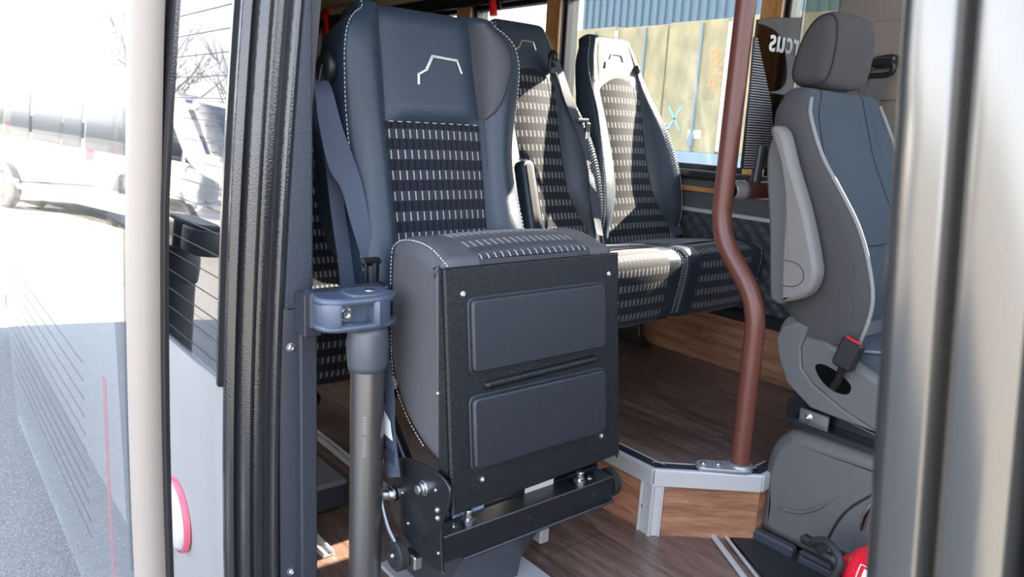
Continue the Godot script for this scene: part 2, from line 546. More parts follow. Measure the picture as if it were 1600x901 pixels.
func build_shell() -> void:
	# floors
	var fl := struct("floor", "brown oak-print vinyl floor of the low entry")
	M.floor_vinyl.uv1_scale = Vector3(0.75, 0.75, 1)
	part(fl, "floor_sheet", slab([Vector2(-4.40, -1.62), Vector2(1.90, -1.62), Vector2(1.90, 0.29), Vector2(-4.40, 0.29)], -0.05, 0.0), M.floor_vinyl)
	var rf := struct("floor_001", "raised brown oak-print vinyl floor with aluminium nosing")
	var edge := [Vector2(-4.38, -0.662), Vector2(0.013, -0.662), Vector2(0.190, -0.8705), Vector2(0.186, -0.960)]
	part(rf, "floor_sheet", slab([edge[0], edge[1], edge[2], edge[3], Vector2(0.16, -1.60), Vector2(-4.38, -1.60)], 0.15, 0.181), M.floor_vinyl)
	for i in 3:
		var a: Vector2 = edge[i]
		var b: Vector2 = edge[i + 1]
		var d := (b - a).normalized()
		var out := Vector2(-d.y, d.x)
		part(rf, "riser_board", board(a - out * 0.012, b - out * 0.012, 0.0, 0.152, 0.010), M.riser_vinyl, "lighter oak-print riser board")
		var fr := Basis(Vector3(d.x, 0, d.y), Vector3.UP, Vector3(out.x, 0, out.y))
		var l := (b - a).length()
		var st := st_new()
		var mid := Vector3((a.x + b.x) / 2, 0.183, (a.y + b.y) / 2)
		var xf := Transform3D(fr, mid)
		box(st, Vector3(0, -0.020, 0.003), Vector3(l, 0.044, 0.006), 0.0015, xf)
		box(st, Vector3(0, 0.0, -0.003), Vector3(l, 0.006, 0.012), 0.0015, xf)
		box(st, Vector3(0, 0.0, -0.043), Vector3(l, 0.005, 0.006), 0.0015, xf)
		part(rf, "nosing", fin(st), M.aluminium, "aluminium step nosing")
		st = st_new()
		box(st, Vector3(0, 0.0, -0.0245), Vector3(l, 0.0045, 0.031), 0.001, xf)
		part(rf, "nosing_insert", fin(st), M.nosing_insert, "dark grip strip in the nosing")
	var st := st_new()
	var o1 := Vector2(0, 1)
	var dd := (edge[2] - edge[1] as Vector2).normalized()
	var o2 := Vector2(-dd.y, dd.x)
	for q in [[Vector2(-1, 0), o1, 0.034], [dd, o2, 0.026]]:
		var fr := Basis(Vector3(q[0].x, 0, q[0].y), Vector3.UP, Vector3(q[1].x, 0, q[1].y))
		if fr.determinant() < 0: fr.x = -fr.x; q[2] = -q[2]
		var xf := Transform3D(fr, Vector3(edge[1].x, 0.072, edge[1].y))
		box(st, Vector3(q[2] / 2, 0, -0.001), Vector3(abs(q[2]), 0.144, 0.005), 0.001, xf)
		box(st, Vector3(q[2], 0, 0.001), Vector3(0.006, 0.144, 0.008), 0.001, xf)
	box(st, Vector3(edge[1].x + 0.002, 0.072, edge[1].y + 0.002), Vector3(0.010, 0.146, 0.010), 0.002)
	var cp := part(rf, "corner_post", fin(st), M.aluminium, "aluminium corner strip")
	st = st_new(); lathe(st, Vector3(-0.012, 0.075, -0.659), Vector3(0, 0, 1), [[0.0, 0.002], [0.003, 0.002], [0.003, -0.001]], 10)
	part(cp, "screw", fin(st), M.zinc)
	# seat rails in the low floor
	for z in [-0.215, 0.055]:
		st = st_new()
		box(st, Vector3(-2.35, 0.004, z), Vector3(4.0, 0.008, 0.030), 0.002)
		box(st, Vector3(-2.35, 0.010, z - 0.011), Vector3(4.0, 0.008, 0.006), 0.001)
		box(st, Vector3(-2.35, 0.010, z + 0.011), Vector3(4.0, 0.008, 0.006), 0.001)
		part(fl, "seat_rail", fin(st), M.aluminium, "aluminium seat rail")
	# cab mat and its aluminium edge strips
	part(fl, "cab_mat", slab([Vector2(0.085, -0.862), Vector2(0.30, -0.745), Vector2(0.48, -0.63), Vector2(0.80, -0.42), Vector2(1.88, -0.42), Vector2(1.88, -1.60), Vector2(0.14, -1.60), Vector2(0.14, -0.90)], 0.0, 0.008), M.cab_mat, "black rubber mat")
	for k in [[-0.012, 0.008], [0.020, 0.004]]:
		st = st_new()
		var a := Vector3(0.072, 0.007, -0.836)
		var b := Vector3(0.42, 0.007, -0.63)
		var d := (b - a).normalized()
		var sd := Vector3(d.z, 0, -d.x)
		box(st, Vector3(0, 0, 0), Vector3(k[1] * 1.6, 0.010, (b - a).length()), 0.002, Transform3D(Basis(sd, Vector3.UP, d), (a + b) / 2 + sd * k[0]))
		part(fl, "edge_strip", fin(st), M.aluminium, "aluminium mat edge strip")
	# far side wall
	var wl := struct("wall_left", "far side wall with windows, wood trim and quilted panel")
	part(wl, "lower_panel", mbox(Vector3(-4.40, -0.30, -1.74), Vector3(1.90, 0.875, -1.625), 0.002), M.wall_grey)
	part(wl, "window_sill", mbox(Vector3(-4.40, 0.855, -1.66), Vector3(0.0, 0.888, -1.600), 0.006), M.black_plastic)
	part(wl, "wood_strip", board(Vector2(0.0, -1.612), Vector2(-4.3, -1.612), 0.808, 0.826, 0.012), M.wood_trim, "light wood strip")
	part(wl, "metal_strip", mbox(Vector3(-4.30, 0.729, -1.63), Vector3(0.0, 0.744, -1.610), 0.002), M.aluminium, "thin aluminium strip")
	# quilted panel: stitched diamonds
	st = st_new()
	smooth(st)
	var rows := []
	var nx := 176; var ny := 42
	for j in ny + 1:
		var row := PackedVector3Array()
		var y: float = lerp(0.38, 0.728, float(j) / ny)
		for i in nx + 1:
			var x: float = lerp(-1.50, -0.02, float(i) / nx)
			var p := (x + y) / 0.058; var q := (x - y) / 0.058
			var puff: float = pow(abs(sin(p * PI) * sin(q * PI)), 0.45)
			row.append(Vector3(x, y, -1.622 + 0.011 * puff))
		rows.append(row)
	sheet(st, rows)
	part(wl, "quilted_panel", fin(st), M.quilted_leather, "dark quilted leather panel")
	var bb := struct("baseboard_left", "oak-print plinth along the far wall under the bench")
	part(bb, "plinth_board", board(Vector2(0.118, -1.562), Vector2(-4.3, -1.562), 0.181, 0.372, 0.05), M.riser_vinyl)
	part(bb, "plinth_cap", mbox(Vector3(-4.3, 0.368, -1.63), Vector3(0.118, 0.405, -1.556), 0.006), M.black_plastic)
	var openings := [[-3.95, -2.62], [-2.58, -2.33], [-2.21, -1.61], [-1.52, -0.48], [-0.40, -0.20]]
	for i in openings.size():
		var w: Array = openings[i]
		var wn := struct("window_%d" % (i + 1), "side window of the bus")
		st = st_new()
		var y0 := 0.885; var y1 := 1.60
		box(st, Vector3((w[0] + w[1]) / 2, y0 + 0.012, -1.675), Vector3(w[1] - w[0], 0.024, 0.05), 0.004)
		box(st, Vector3((w[0] + w[1]) / 2, y1 - 0.010, -1.675), Vector3(w[1] - w[0], 0.020, 0.05), 0.004)
		box(st, Vector3(w[0] + 0.008, (y0 + y1) / 2, -1.675), Vector3(0.016, y1 - y0, 0.05), 0.004)
		box(st, Vector3(w[1] - 0.008, (y0 + y1) / 2, -1.675), Vector3(0.016, y1 - y0, 0.05), 0.004)
		part(wn, "window_frame", fin(st), M.black_plastic)
		part(wn, "pane", mbox(Vector3(w[0] + 0.005, y0, -1.685), Vector3(w[1] - 0.005, y1, -1.680), 0.0), M.tinted_glass if i == 0 else M.clear_glass)
	for q in [[-4.40, -3.95], [-2.62, -2.58], [-2.33, -2.21], [-1.61, -1.52], [-0.48, -0.40]]:
		part(wl, "pillar", mbox(Vector3(q[0], 0.87, -1.74), Vector3(q[1], 1.62, -1.632), 0.004), M.black_plastic)
		part(wl, "pillar_cover", board(Vector2(q[1], -1.618), Vector2(q[0], -1.618), 0.885, 1.62, 0.014, true), M.wood_trim, "light wood pillar cover")
	part(wl, "b_pillar", mbox(Vector3(-0.20, 0.87, -1.74), Vector3(0.288, 1.95, -1.615), 0.02), M.pillar_plastic, "beige plastic door pillar cover")
	st = st_new()
	prism(st, rrect(-0.016, 1.27, 0.135, 0.235, 0.02), 0.010, 0.004, Transform3D(Basis(), Vector3(0, 0, -1.616)))
	part(wl, "pillar_panel", fin(st), M.pillar_plastic, "recessed beige cover panel")
	part(wl, "header", mbox(Vector3(-4.40, 1.60, -1.74), Vector3(-0.20, 1.665, -1.60), 0.006), M.black_plastic)
	part(wl, "header_strip", mbox(Vector3(-4.40, 1.665, -1.74), Vector3(-0.20, 1.71, -1.585), 0.006), M.beige_trim, "beige header strip")
	part(wl, "header_top", mbox(Vector3(-4.40, 1.71, -1.74), Vector3(1.20, 1.96, -1.61), 0.006), M.beige_trim)
	# driver's door
	var dr := struct("door_1", "driver's door with its window")
	part(dr, "door_panel", mbox(Vector3(0.24, -0.30, -1.74), Vector3(1.90, 1.17, -1.60), 0.02), M.pillar_plastic)
	part(dr, "door_frame", mbox(Vector3(0.24, 1.62, -1.74), Vector3(1.20, 1.72, -1.62), 0.01), M.black_plastic)
	part(dr, "pane", mbox(Vector3(0.24, 1.10, -1.685), Vector3(1.55, 1.62, -1.680), 0.0), M.clear_glass)
	# ceiling, ends
	var ce := struct("ceiling", "beige cloth ceiling under the roof")
	part(ce, "headlining", mbox(Vector3(-4.40, 1.92, -1.72), Vector3(1.02, 1.97, 0.14), 0.004), M.ceiling_cloth)
	part(ce, "roof_skin", mbox(Vector3(-4.46, 1.97, -1.74), Vector3(1.02, 2.08, 0.16), 0.03), M.body_white)
	var wb := struct("wall_rear", "rear end of the bus")
	part(wb, "rear_panel", mbox(Vector3(-4.46, -0.30, -1.74), Vector3(-4.38, 2.0, 0.30), 0.02), M.wall_grey)
	var wf := struct("wall_front", "front of the cab below the windscreen")
	part(wf, "bulkhead", mbox(Vector3(1.90, -0.30, -1.74), Vector3(2.00, 0.98, 0.28), 0.02), M.black_plastic)
	st = st_new()
	for z in [-1.70, 0.16]:
		tube(st, [Vector3(1.95, 0.96, z + (0.06 if z > 0 else 0.0)), Vector3(1.02, 1.95, z - (0.03 if z > 0 else 0.0))], 0.05, 10)
	part(wf, "windscreen_post", fin(st), M.black_plastic)
	var ws := struct("window_6", "windscreen")
	st = st_new()
	box(st, Vector3.ZERO, Vector3(0.006, 1.33, 1.80), 0.0, Transform3D(Basis(Vector3(0, 0, 1), deg_to_rad(43.0)), Vector3(1.485, 1.465, -0.77)))
	part(ws, "pane", fin(st), M.clear_glass)

	# near side wall behind the door opening
	var wr := struct("wall_right", "silver-white body side behind the door with dark glass")
	st = st_new(); smooth(st)
	upright(st, [Vector2(-4.45, 0.319), Vector2(-0.300, 0.319), Vector2(-0.285, 0.312), Vector2(-0.285, 0.280), Vector2(-4.45, 0.280)], -0.32, 0.492, 16, func(y: float) -> Vector3: return Vector3(0, 0, -0.041 * y * y - (0.09 * pow(max(0.0, 0.18 - y), 1.6))))
	part(wr, "body_panel", fin(st), M.body_white, "silver-white painted body side")
	st = st_new(); smooth(st)
	upright(st, [Vector2(-4.45, 0.312), Vector2(-0.318, 0.312), Vector2(-0.318, 0.300), Vector2(-4.45, 0.300)], 0.494, 1.50, 24, body_lean)
	part(wr, "side_glass", fin(st), M.tinted_glass, "dark reflecting side glass")
	st = st_new(); smooth(st)
	upright(st, [Vector2(-0.318, 0.306), Vector2(-0.316, 0.322), Vector2(-0.300, 0.324), Vector2(-0.291, 0.316), Vector2(-0.292, 0.300)], 0.488, 1.95, 24, body_lean)
	part(wr, "glass_seal", fin(st), M.seal_rubber, "black glass edge rubber")
	st = st_new(); smooth(st)
	upright(st, [Vector2(-4.45, 0.319), Vector2(-0.318, 0.319), Vector2(-0.318, 0.280), Vector2(-4.45, 0.280)], 1.50, 2.05, 8, body_lean)
	part(wr, "roof_rail", fin(st), M.body_white)
	st = st_new(); smooth(st)
	upright(st, [Vector2(-4.45, 0.285), Vector2(-0.300, 0.285), Vector2(-0.300, 0.160), Vector2(-4.45, 0.160)], -0.05, 1.97, 12, body_lean)
	part(wr, "inner_lining", fin(st), M.wall_grey)
	st = st_new()
	for i in 22:
		var y := 0.522 + i * 0.043
		var z := 0.3125 - 0.041 * y * y
		box(st, Vector3(-2.30, y, z), Vector3(3.9, 0.0013, 0.0012), 0.0)
	var hw := part(wr, "heating_wires", fin(st), M.heating_wire, "thin heating wires on the glass")
	hw.set_meta("kind", "stuff")
	# rear door jamb with its rubber seal
	var jb := struct("trim_1", "black rubber door seal on the rear jamb")
	st = st_new(); smooth(st)
	var prof := []
	# plan outline: ribs of rubber standing proud of the jamb face at x = -0.25
	for p in [[-0.292, 0.312], [-0.276, 0.322], [-0.262, 0.323], [-0.254, 0.317], [-0.252, 0.309], [-0.258, 0.304], [-0.262, 0.301], [-0.252, 0.297], [-0.243, 0.289], [-0.241, 0.281], [-0.246, 0.274], [-0.258, 0.270], [-0.262, 0.266], [-0.260, 0.262], [-0.259, 0.254], [-0.259, 0.247], [-0.261, 0.244], [-0.256, 0.241], [-0.246, 0.237], [-0.240, 0.231], [-0.240, 0.225], [-0.246, 0.219], [-0.256, 0.216], [-0.258, 0.213], [-0.252, 0.209], [-0.250, 0.205], [-0.258, 0.200], [-0.292, 0.200]]:
		prof.append(Vector2(p[0], p[1]))
	upright(st, prof, -0.10, 1.96, 24, func(y: float) -> Vector3: return Vector3(0.0, 0, -0.041 * y * y))
	part(jb, "seal_strip", fin(st), M.seal_rubber)
	var jt := struct("trim_2", "blue-grey trim and steel plate on the inside of the door jamb")
	st = st_new(); smooth(st)
	rows = []
	for i in 17:
		var y: float = lerp(0.640, 1.60, i / 16.0)
		var zo: float = max(0.216 - 0.041 * y * y, 0.142)
		var row := PackedVector3Array()
		for q in [[-0.300, zo], [-0.256, zo], [-0.251, zo - 0.003], [-0.250, zo - 0.007], [-0.250, 0.143], [-0.252, 0.138], [-0.258, 0.136], [-0.300, 0.136]]: row.append(Vector3(q[0], y, q[1]))
		rows.append(row)
	sheet(st, rows, [], true)
	part(jt, "pillar_pad", fin(st), M.pillar_pad, "grained blue-grey pillar trim")
	st = st_new(); smooth(st)
	upright(st, [Vector2(-0.300, 0.212), Vector2(-0.252, 0.212), Vector2(-0.250, 0.209), Vector2(-0.250, 0.172), Vector2(-0.300, 0.170)], -0.04, 0.642, 8, func(y: float) -> Vector3: return Vector3(0, 0, -0.015 * y * y))
	var pl := part(jt, "steel_plate", fin(st), M.painted_plate, "grey painted steel plate")
	for p in [Vector3(-0.250, 0.562, 0.186), Vector3(-0.250, 0.065, 0.190)]:
		bolt(pl, p, Vector3(1, 0, 0), 0.0085)

# domed bolt head, an own sub-part
func bolt(root: Node3D, p: Vector3, d: Vector3, r: float, m: Material = null) -> void:
	var st := st_new()
	lathe(st, p, d, [[r * 1.15, 0.0], [r * 1.15, r * 0.15], [r * 0.95, r * 0.2], [r * 0.85, r * 0.55], [r * 0.5, r * 0.75], [r * 0.42, r * 0.76], [r * 0.38, r * 0.35], [0.0, r * 0.35]], 14)
	part(root, "bolt", fin(st), m if m else M.zinc)

# socket-head screw: washer, drum and recess
func cap_screw(root: Node3D, p: Vector3, d: Vector3, r: float, h: float, called := "bolt") -> void:
	var st := st_new()
	lathe(st, p, d, [[r * 1.6, 0.0], [r * 1.6, h * 0.16], [r * 1.25, h * 0.18], [r * 1.15, h * 0.45], [r, h * 0.5], [r, h * 0.93], [r * 0.9, h], [r * 0.55, h], [r * 0.5, h * 0.6], [0.0, h * 0.6]], 16)
	part(root, called, fin(st), M.zinc, "bright zinc bolt")

func build_front_jamb() -> void:
	var jb := struct("trim_3", "shiny grey front door jamb with sealing ribs, close by")
	var st := st_new(); smooth(st)
	var prof := []
	for p in [[0.925, 0.26], [0.936, 0.318], [0.9395, 0.335], [0.946, 0.347], [0.956, 0.354], [0.966, 0.357], [0.974, 0.357], [0.978, 0.353], [0.979, 0.347], [0.981, 0.345], [0.983, 0.351], [0.985, 0.356], [0.990, 0.359], [1.000, 0.361], [1.010, 0.361], [1.016, 0.357], [1.018, 0.348], [1.020, 0.330], [1.03, 0.26]]:
		prof.append(Vector2(p[0], p[1]))
	upright(st, prof, -0.10, 1.96, 20, func(y: float) -> Vector3: return Vector3(-0.095 * (y - 0.97), 0, 0))
	part(jb, "jamb_profile", fin(st), M.front_jamb)
	st = st_new(); smooth(st)
	upright(st, [Vector2(1.021, 0.30), Vector2(1.024, 0.348), Vector2(1.04, 0.352), Vector2(1.90, 0.30), Vector2(1.90, 0.26), Vector2(1.03, 0.25)], -0.30, 0.95, 8, func(y: float) -> Vector3: return Vector3(-0.095 * (y - 0.97), 0, 0))
	part(jb, "front_wing", fin(st), M.body_white, "silver-white body panel ahead of the door")
	st = st_new(); smooth(st)
	upright(st, [Vector2(1.021, 0.30), Vector2(1.024, 0.348), Vector2(1.05, 0.350), Vector2(1.05, 0.28), Vector2(1.03, 0.25)], 0.95, 1.96, 8, func(y: float) -> Vector3: return Vector3(-0.095 * (y - 0.97), 0, 0))
	part(jb, "front_post", fin(st), M.body_white)

func build_door_leaf() -> void:
	var t := thing("bus_door", "open glazed bus door leaf with pale rubber front edge", "door", Vector3(-0.8, 0.0, 0.45))
	var st := st_new(); smooth(st)
	# pale front edge profile, x = -0.25
	upright(st, [Vector2(-0.300, 0.482), Vector2(-0.268, 0.488), Vector2(-0.252, 0.484), Vector2(-0.243, 0.474), Vector2(-0.240, 0.460), Vector2(-0.242, 0.446), Vector2(-0.250, 0.436), Vector2(-0.300, 0.436)], -0.20, 1.90, 24, leaf_lean)
	part(t, "edge_profile", fin(st), M.leaf_rubber, "pale grey rubber edge profile")
	st = st_new(); smooth(st)
	upright(st, [Vector2(-0.300, 0.440), Vector2(-0.247, 0.438), Vector2(-0.240, 0.433), Vector2(-0.243, 0.425), Vector2(-0.300, 0.424)], -0.20, 1.90, 24, func(y: float) -> Vector3: return Vector3(0, 0, -0.029 * y * y - (0.012 * pow(max(0.0, y - 0.85), 1.0) / 0.35)))
	part(t, "edge_seal", fin(st), M.seal_rubber, "dark blue-black sealing lip")
	st = st_new(); smooth(st)
	upright(st, [Vector2(-2.2, 0.486), Vector2(-0.300, 0.486), Vector2(-0.300, 0.480), Vector2(-2.2, 0.480)], -0.20, 1.90, 32, leaf_lean)
	part(t, "door_glass", fin(st), M.leaf_glass, "reflecting door glass")
	st = st_new()
	for i in 11:
		var y := 0.02 + i * 0.043
		box(st, Vector3(-1.4, y, 0.487 - 0.029 * y * y), Vector3(1.4, 0.0012, 0.0012), 0.0)
	var hw := part(t, "heating_wires", fin(st), M.heating_wire)
	hw.set_meta("kind", "stuff")
	# red marking strip inside the lower glass
	st = st_new(); smooth(st)
	upright(st, [Vector2(-0.53, 0.4795), Vector2(-0.50, 0.4795), Vector2(-0.50, 0.478), Vector2(-0.53, 0.478)], -0.20, 0.47, 8, leaf_lean)
	part(t, "red_strip", fin(st), M.line_red, "narrow red strip behind the glass")
	# door-side arm post standing between the leaf and the body
	arm_post("swing_post", "door arm post painted black as if backlit between the open door leaf and the body", Vector3(-0.80, 0, 0.358), 0.755, true)

func build_side_marker() -> void:
	var p := Vector3(-0.60, 0.075, 0.3185)
	var t := thing("side_lamp", "round white lamp with red rim on the body side", "lamp", p)
	var st := st_new()
	lathe(st, p, Vector3(0, 0.0, 1), [[0.090, 0.0], [0.088, 0.010], [0.083, 0.013]], 40, false)
	part(t, "rim", fin(st), M.lamp_red, "red rim")
	st = st_new()
	lathe(st, p, Vector3(0, 0.0, 1), [[0.0825, 0.0], [0.0825, 0.012], [0.070, 0.022], [0.04, 0.030], [0.0, 0.031]], 40, false)
	part(t, "lens", fin(st), M.lamp_body)

# upright door post with its clamp bracket and collar; the top of the clamp is at y
func arm_post(called: String, label: String, at: Vector3, top: float, plain: bool) -> void:
	var t := thing(called, label, "door post", Vector3(at.x, -0.15 if not plain else -0.2, at.z))
	var st := st_new()
	tube(st, [Vector3(at.x, -0.15, at.z), Vector3(at.x, top - 0.13, at.z)], 0.0335, 28)
	var dark: Material = M.black_plastic  # black paints in the backlit look of the plain post
	var post := part(t, "post", fin(st), dark if plain else M.arm_post, "" if plain else "grey metal post")
	st = st_new()
	lathe(st, Vector3(at.x, top - 0.155, at.z), Vector3.UP, [[0.0335, 0.0], [0.0375, 0.001], [0.0395, 0.012], [0.0415, 0.035], [0.0415, 0.055], [0.039, 0.078], [0.036, 0.090], [0.0, 0.092]], 28, false)
	part(t, "collar", fin(st), dark if plain else M.arm_collar, "" if plain else "smooth grey collar")
	if plain:
		st = st_new()
		prism(st, PackedVector2Array([Vector2(-0.035, -0.03), Vector2(0.16, -0.03), Vector2(0.19, -0.02), Vector2(0.19, 0.02), Vector2(0.15, 0.03), Vector2(-0.035, 0.03)]), 0.012, 0.004, Transform3D(Basis(Vector3(1, 0, 0), Vector3(0, 0, 1), Vector3(0, -1, 0)), Vector3(at.x, top + 0.012, at.z)))
		prism(st, spline2([Vector2(0.075, 0.03), Vector2(0.19, 0.03), Vector2(0.19, -0.03), Vector2(0.075, -0.03)], 4), 0.06, 0.006, Transform3D(Basis(Vector3(1, 0, 0), Vector3(0, 0, 1), Vector3(0, -1, 0)), Vector3(at.x, top, at.z)))
		lathe(st, Vector3(at.x, top - 0.07, at.z), Vector3.UP, [[0.028, 0.0], [0.028, 0.07]], 20)
		part(t, "clamp", fin(st), dark)
		return
	# cast clamp running along the guard rail's face: two lugs, a pocket with the screw, a fork at the free end
	st = st_new()
	var lf := Basis(Vector3(0, 0, -1), Vector3(1, 0, 0), Vector3(0, 1, 0))
	var plan := spline2([Vector2(-0.096, 0.026), Vector2(-0.070, 0.038), Vector2(-0.02, 0.042), Vector2(0.020, 0.040), Vector2(0.044, 0.026), Vector2(0.058, 0.004), Vector2(0.036, -0.020), Vector2(0.0, -0.036), Vector2(-0.08, -0.036), Vector2(-0.102, -0.028), Vector2(-0.108, -0.010), Vector2(-0.106, 0.010)], 4)
	prism(st, plan, 0.015, 0.006, Transform3D(lf, Vector3(at.x, top - 0.015, at.z)))
	prism(st, plan, 0.013, 0.005, Transform3D(lf, Vector3(at.x, top - 0.064, at.z)))
	# stepped boss on the upper lug
	prism(st, spline2([Vector2(-0.045, 0.030), Vector2(0.020, 0.034), Vector2(0.036, 0.010), Vector2(0.020, -0.024), Vector2(-0.045, -0.030)], 4), 0.008, 0.003, Transform3D(lf, Vector3(at.x, top - 0.003, at.z)))
	prism(st, spline2([Vector2(-0.010, 0.0405), Vector2(0.022, 0.038), Vector2(0.034, 0.022), Vector2(0.026, -0.010), Vector2(0.010, -0.030), Vector2(-0.010, -0.034)], 3), 0.050, 0.003, Transform3D(lf, Vector3(at.x, top - 0.058, at.z)))
	prism(st, spline2([Vector2(-0.098, 0.024), Vector2(-0.080, 0.0345), Vector2(-0.072, 0.030), Vector2(-0.070, -0.030), Vector2(-0.100, -0.028), Vector2(-0.106, 0.0)], 3), 0.050, 0.003, Transform3D(lf, Vector3(at.x, top - 0.058, at.z)))
	prism(st, PackedVector2Array([Vector2(-0.085, 0.008), Vector2(0.0, 0.020), Vector2(0.0, -0.032), Vector2(-0.085, -0.030)]), 0.050, 0.002, Transform3D(lf, Vector3(at.x, top - 0.058, at.z)))
	var cl := part(t, "clamp", fin(st), M.arm_bracket, "blue-grey cast clamp bracket")
	st = st_new()
	lathe(st, Vector3(at.x + 0.004, top + 0.005, at.z), Vector3.UP, [[0.012, 0.0], [0.011, 0.002], [0.0, 0.003]], 16, false)
	part(cl, "cap", fin(st), M.zinc, "bright rivet on the clamp")
	cap_screw(cl, Vector3(at.x + 0.010, top - 0.034, at.z + 0.054), Vector3(1, 0, 0.15), 0.0095, 0.014)
	# numbers stamped up the post
	var tm := TextMesh.new()
	tm.text = "8295629 57952026"
	tm.font = SystemFont.new()
	(tm.font as SystemFont).font_names = PackedStringArray(["Droid Sans Mono"])
	tm.font_size = 32; tm.pixel_size = 0.00028; tm.depth = 0.001
	var o := MeshInstance3D.new()
	o.name = "lettering"; o.mesh = tm; o.material_override = M.post_lettering
	post.add_child(o, true)
	var face := Vector3(0.80, 0, 0.60).normalized()
	o.transform = Transform3D(Basis(Vector3(0, -1, 0), face.cross(Vector3(0, -1, 0)), face), Vector3(at.x, 0.405, at.z) + face * 0.0332)
	o.set_meta("label", "pale stamped serial numbers")

# ---------------------------------------------------------------- seats
# frame of a reclined back: foot point, up along the back, out of its face
func recline(x0: float, y0: float, k: float) -> Array:
	var a := atan(k)
	return [Vector3(x0, y0, 0), Vector3(-sin(a), cos(a), 0), Vector3(cos(a), sin(a), 0)]

func on_back(fr: Array, c: float, u: float, v: float, w: float) -> Vector3:
	return fr[0] + fr[1] * v + fr[2] * w + Vector3(0, 0, -(c + u))

func row_at(rows: Array, v: float) -> Array:
	var i := 0
	while i < rows.size() - 2 and v > rows[i + 1][0]: i += 1
	var a: Array = rows[max(i - 1, 0)]; var b: Array = rows[i]; var c: Array = rows[i + 1]; var d: Array = rows[min(i + 2, rows.size() - 1)]
	var w: float = (v - b[0]) / (c[0] - b[0])
	var out := [v]
	for k in range(1, b.size()):
		out.append(cubic_interpolate_in_time(b[k], c[k], a[k], d[k], w, c[0] - b[0], a[0] - b[0], d[0] - b[0]) if i > 0 and i < rows.size() - 2 else lerp(b[k], c[k], w))
	return out

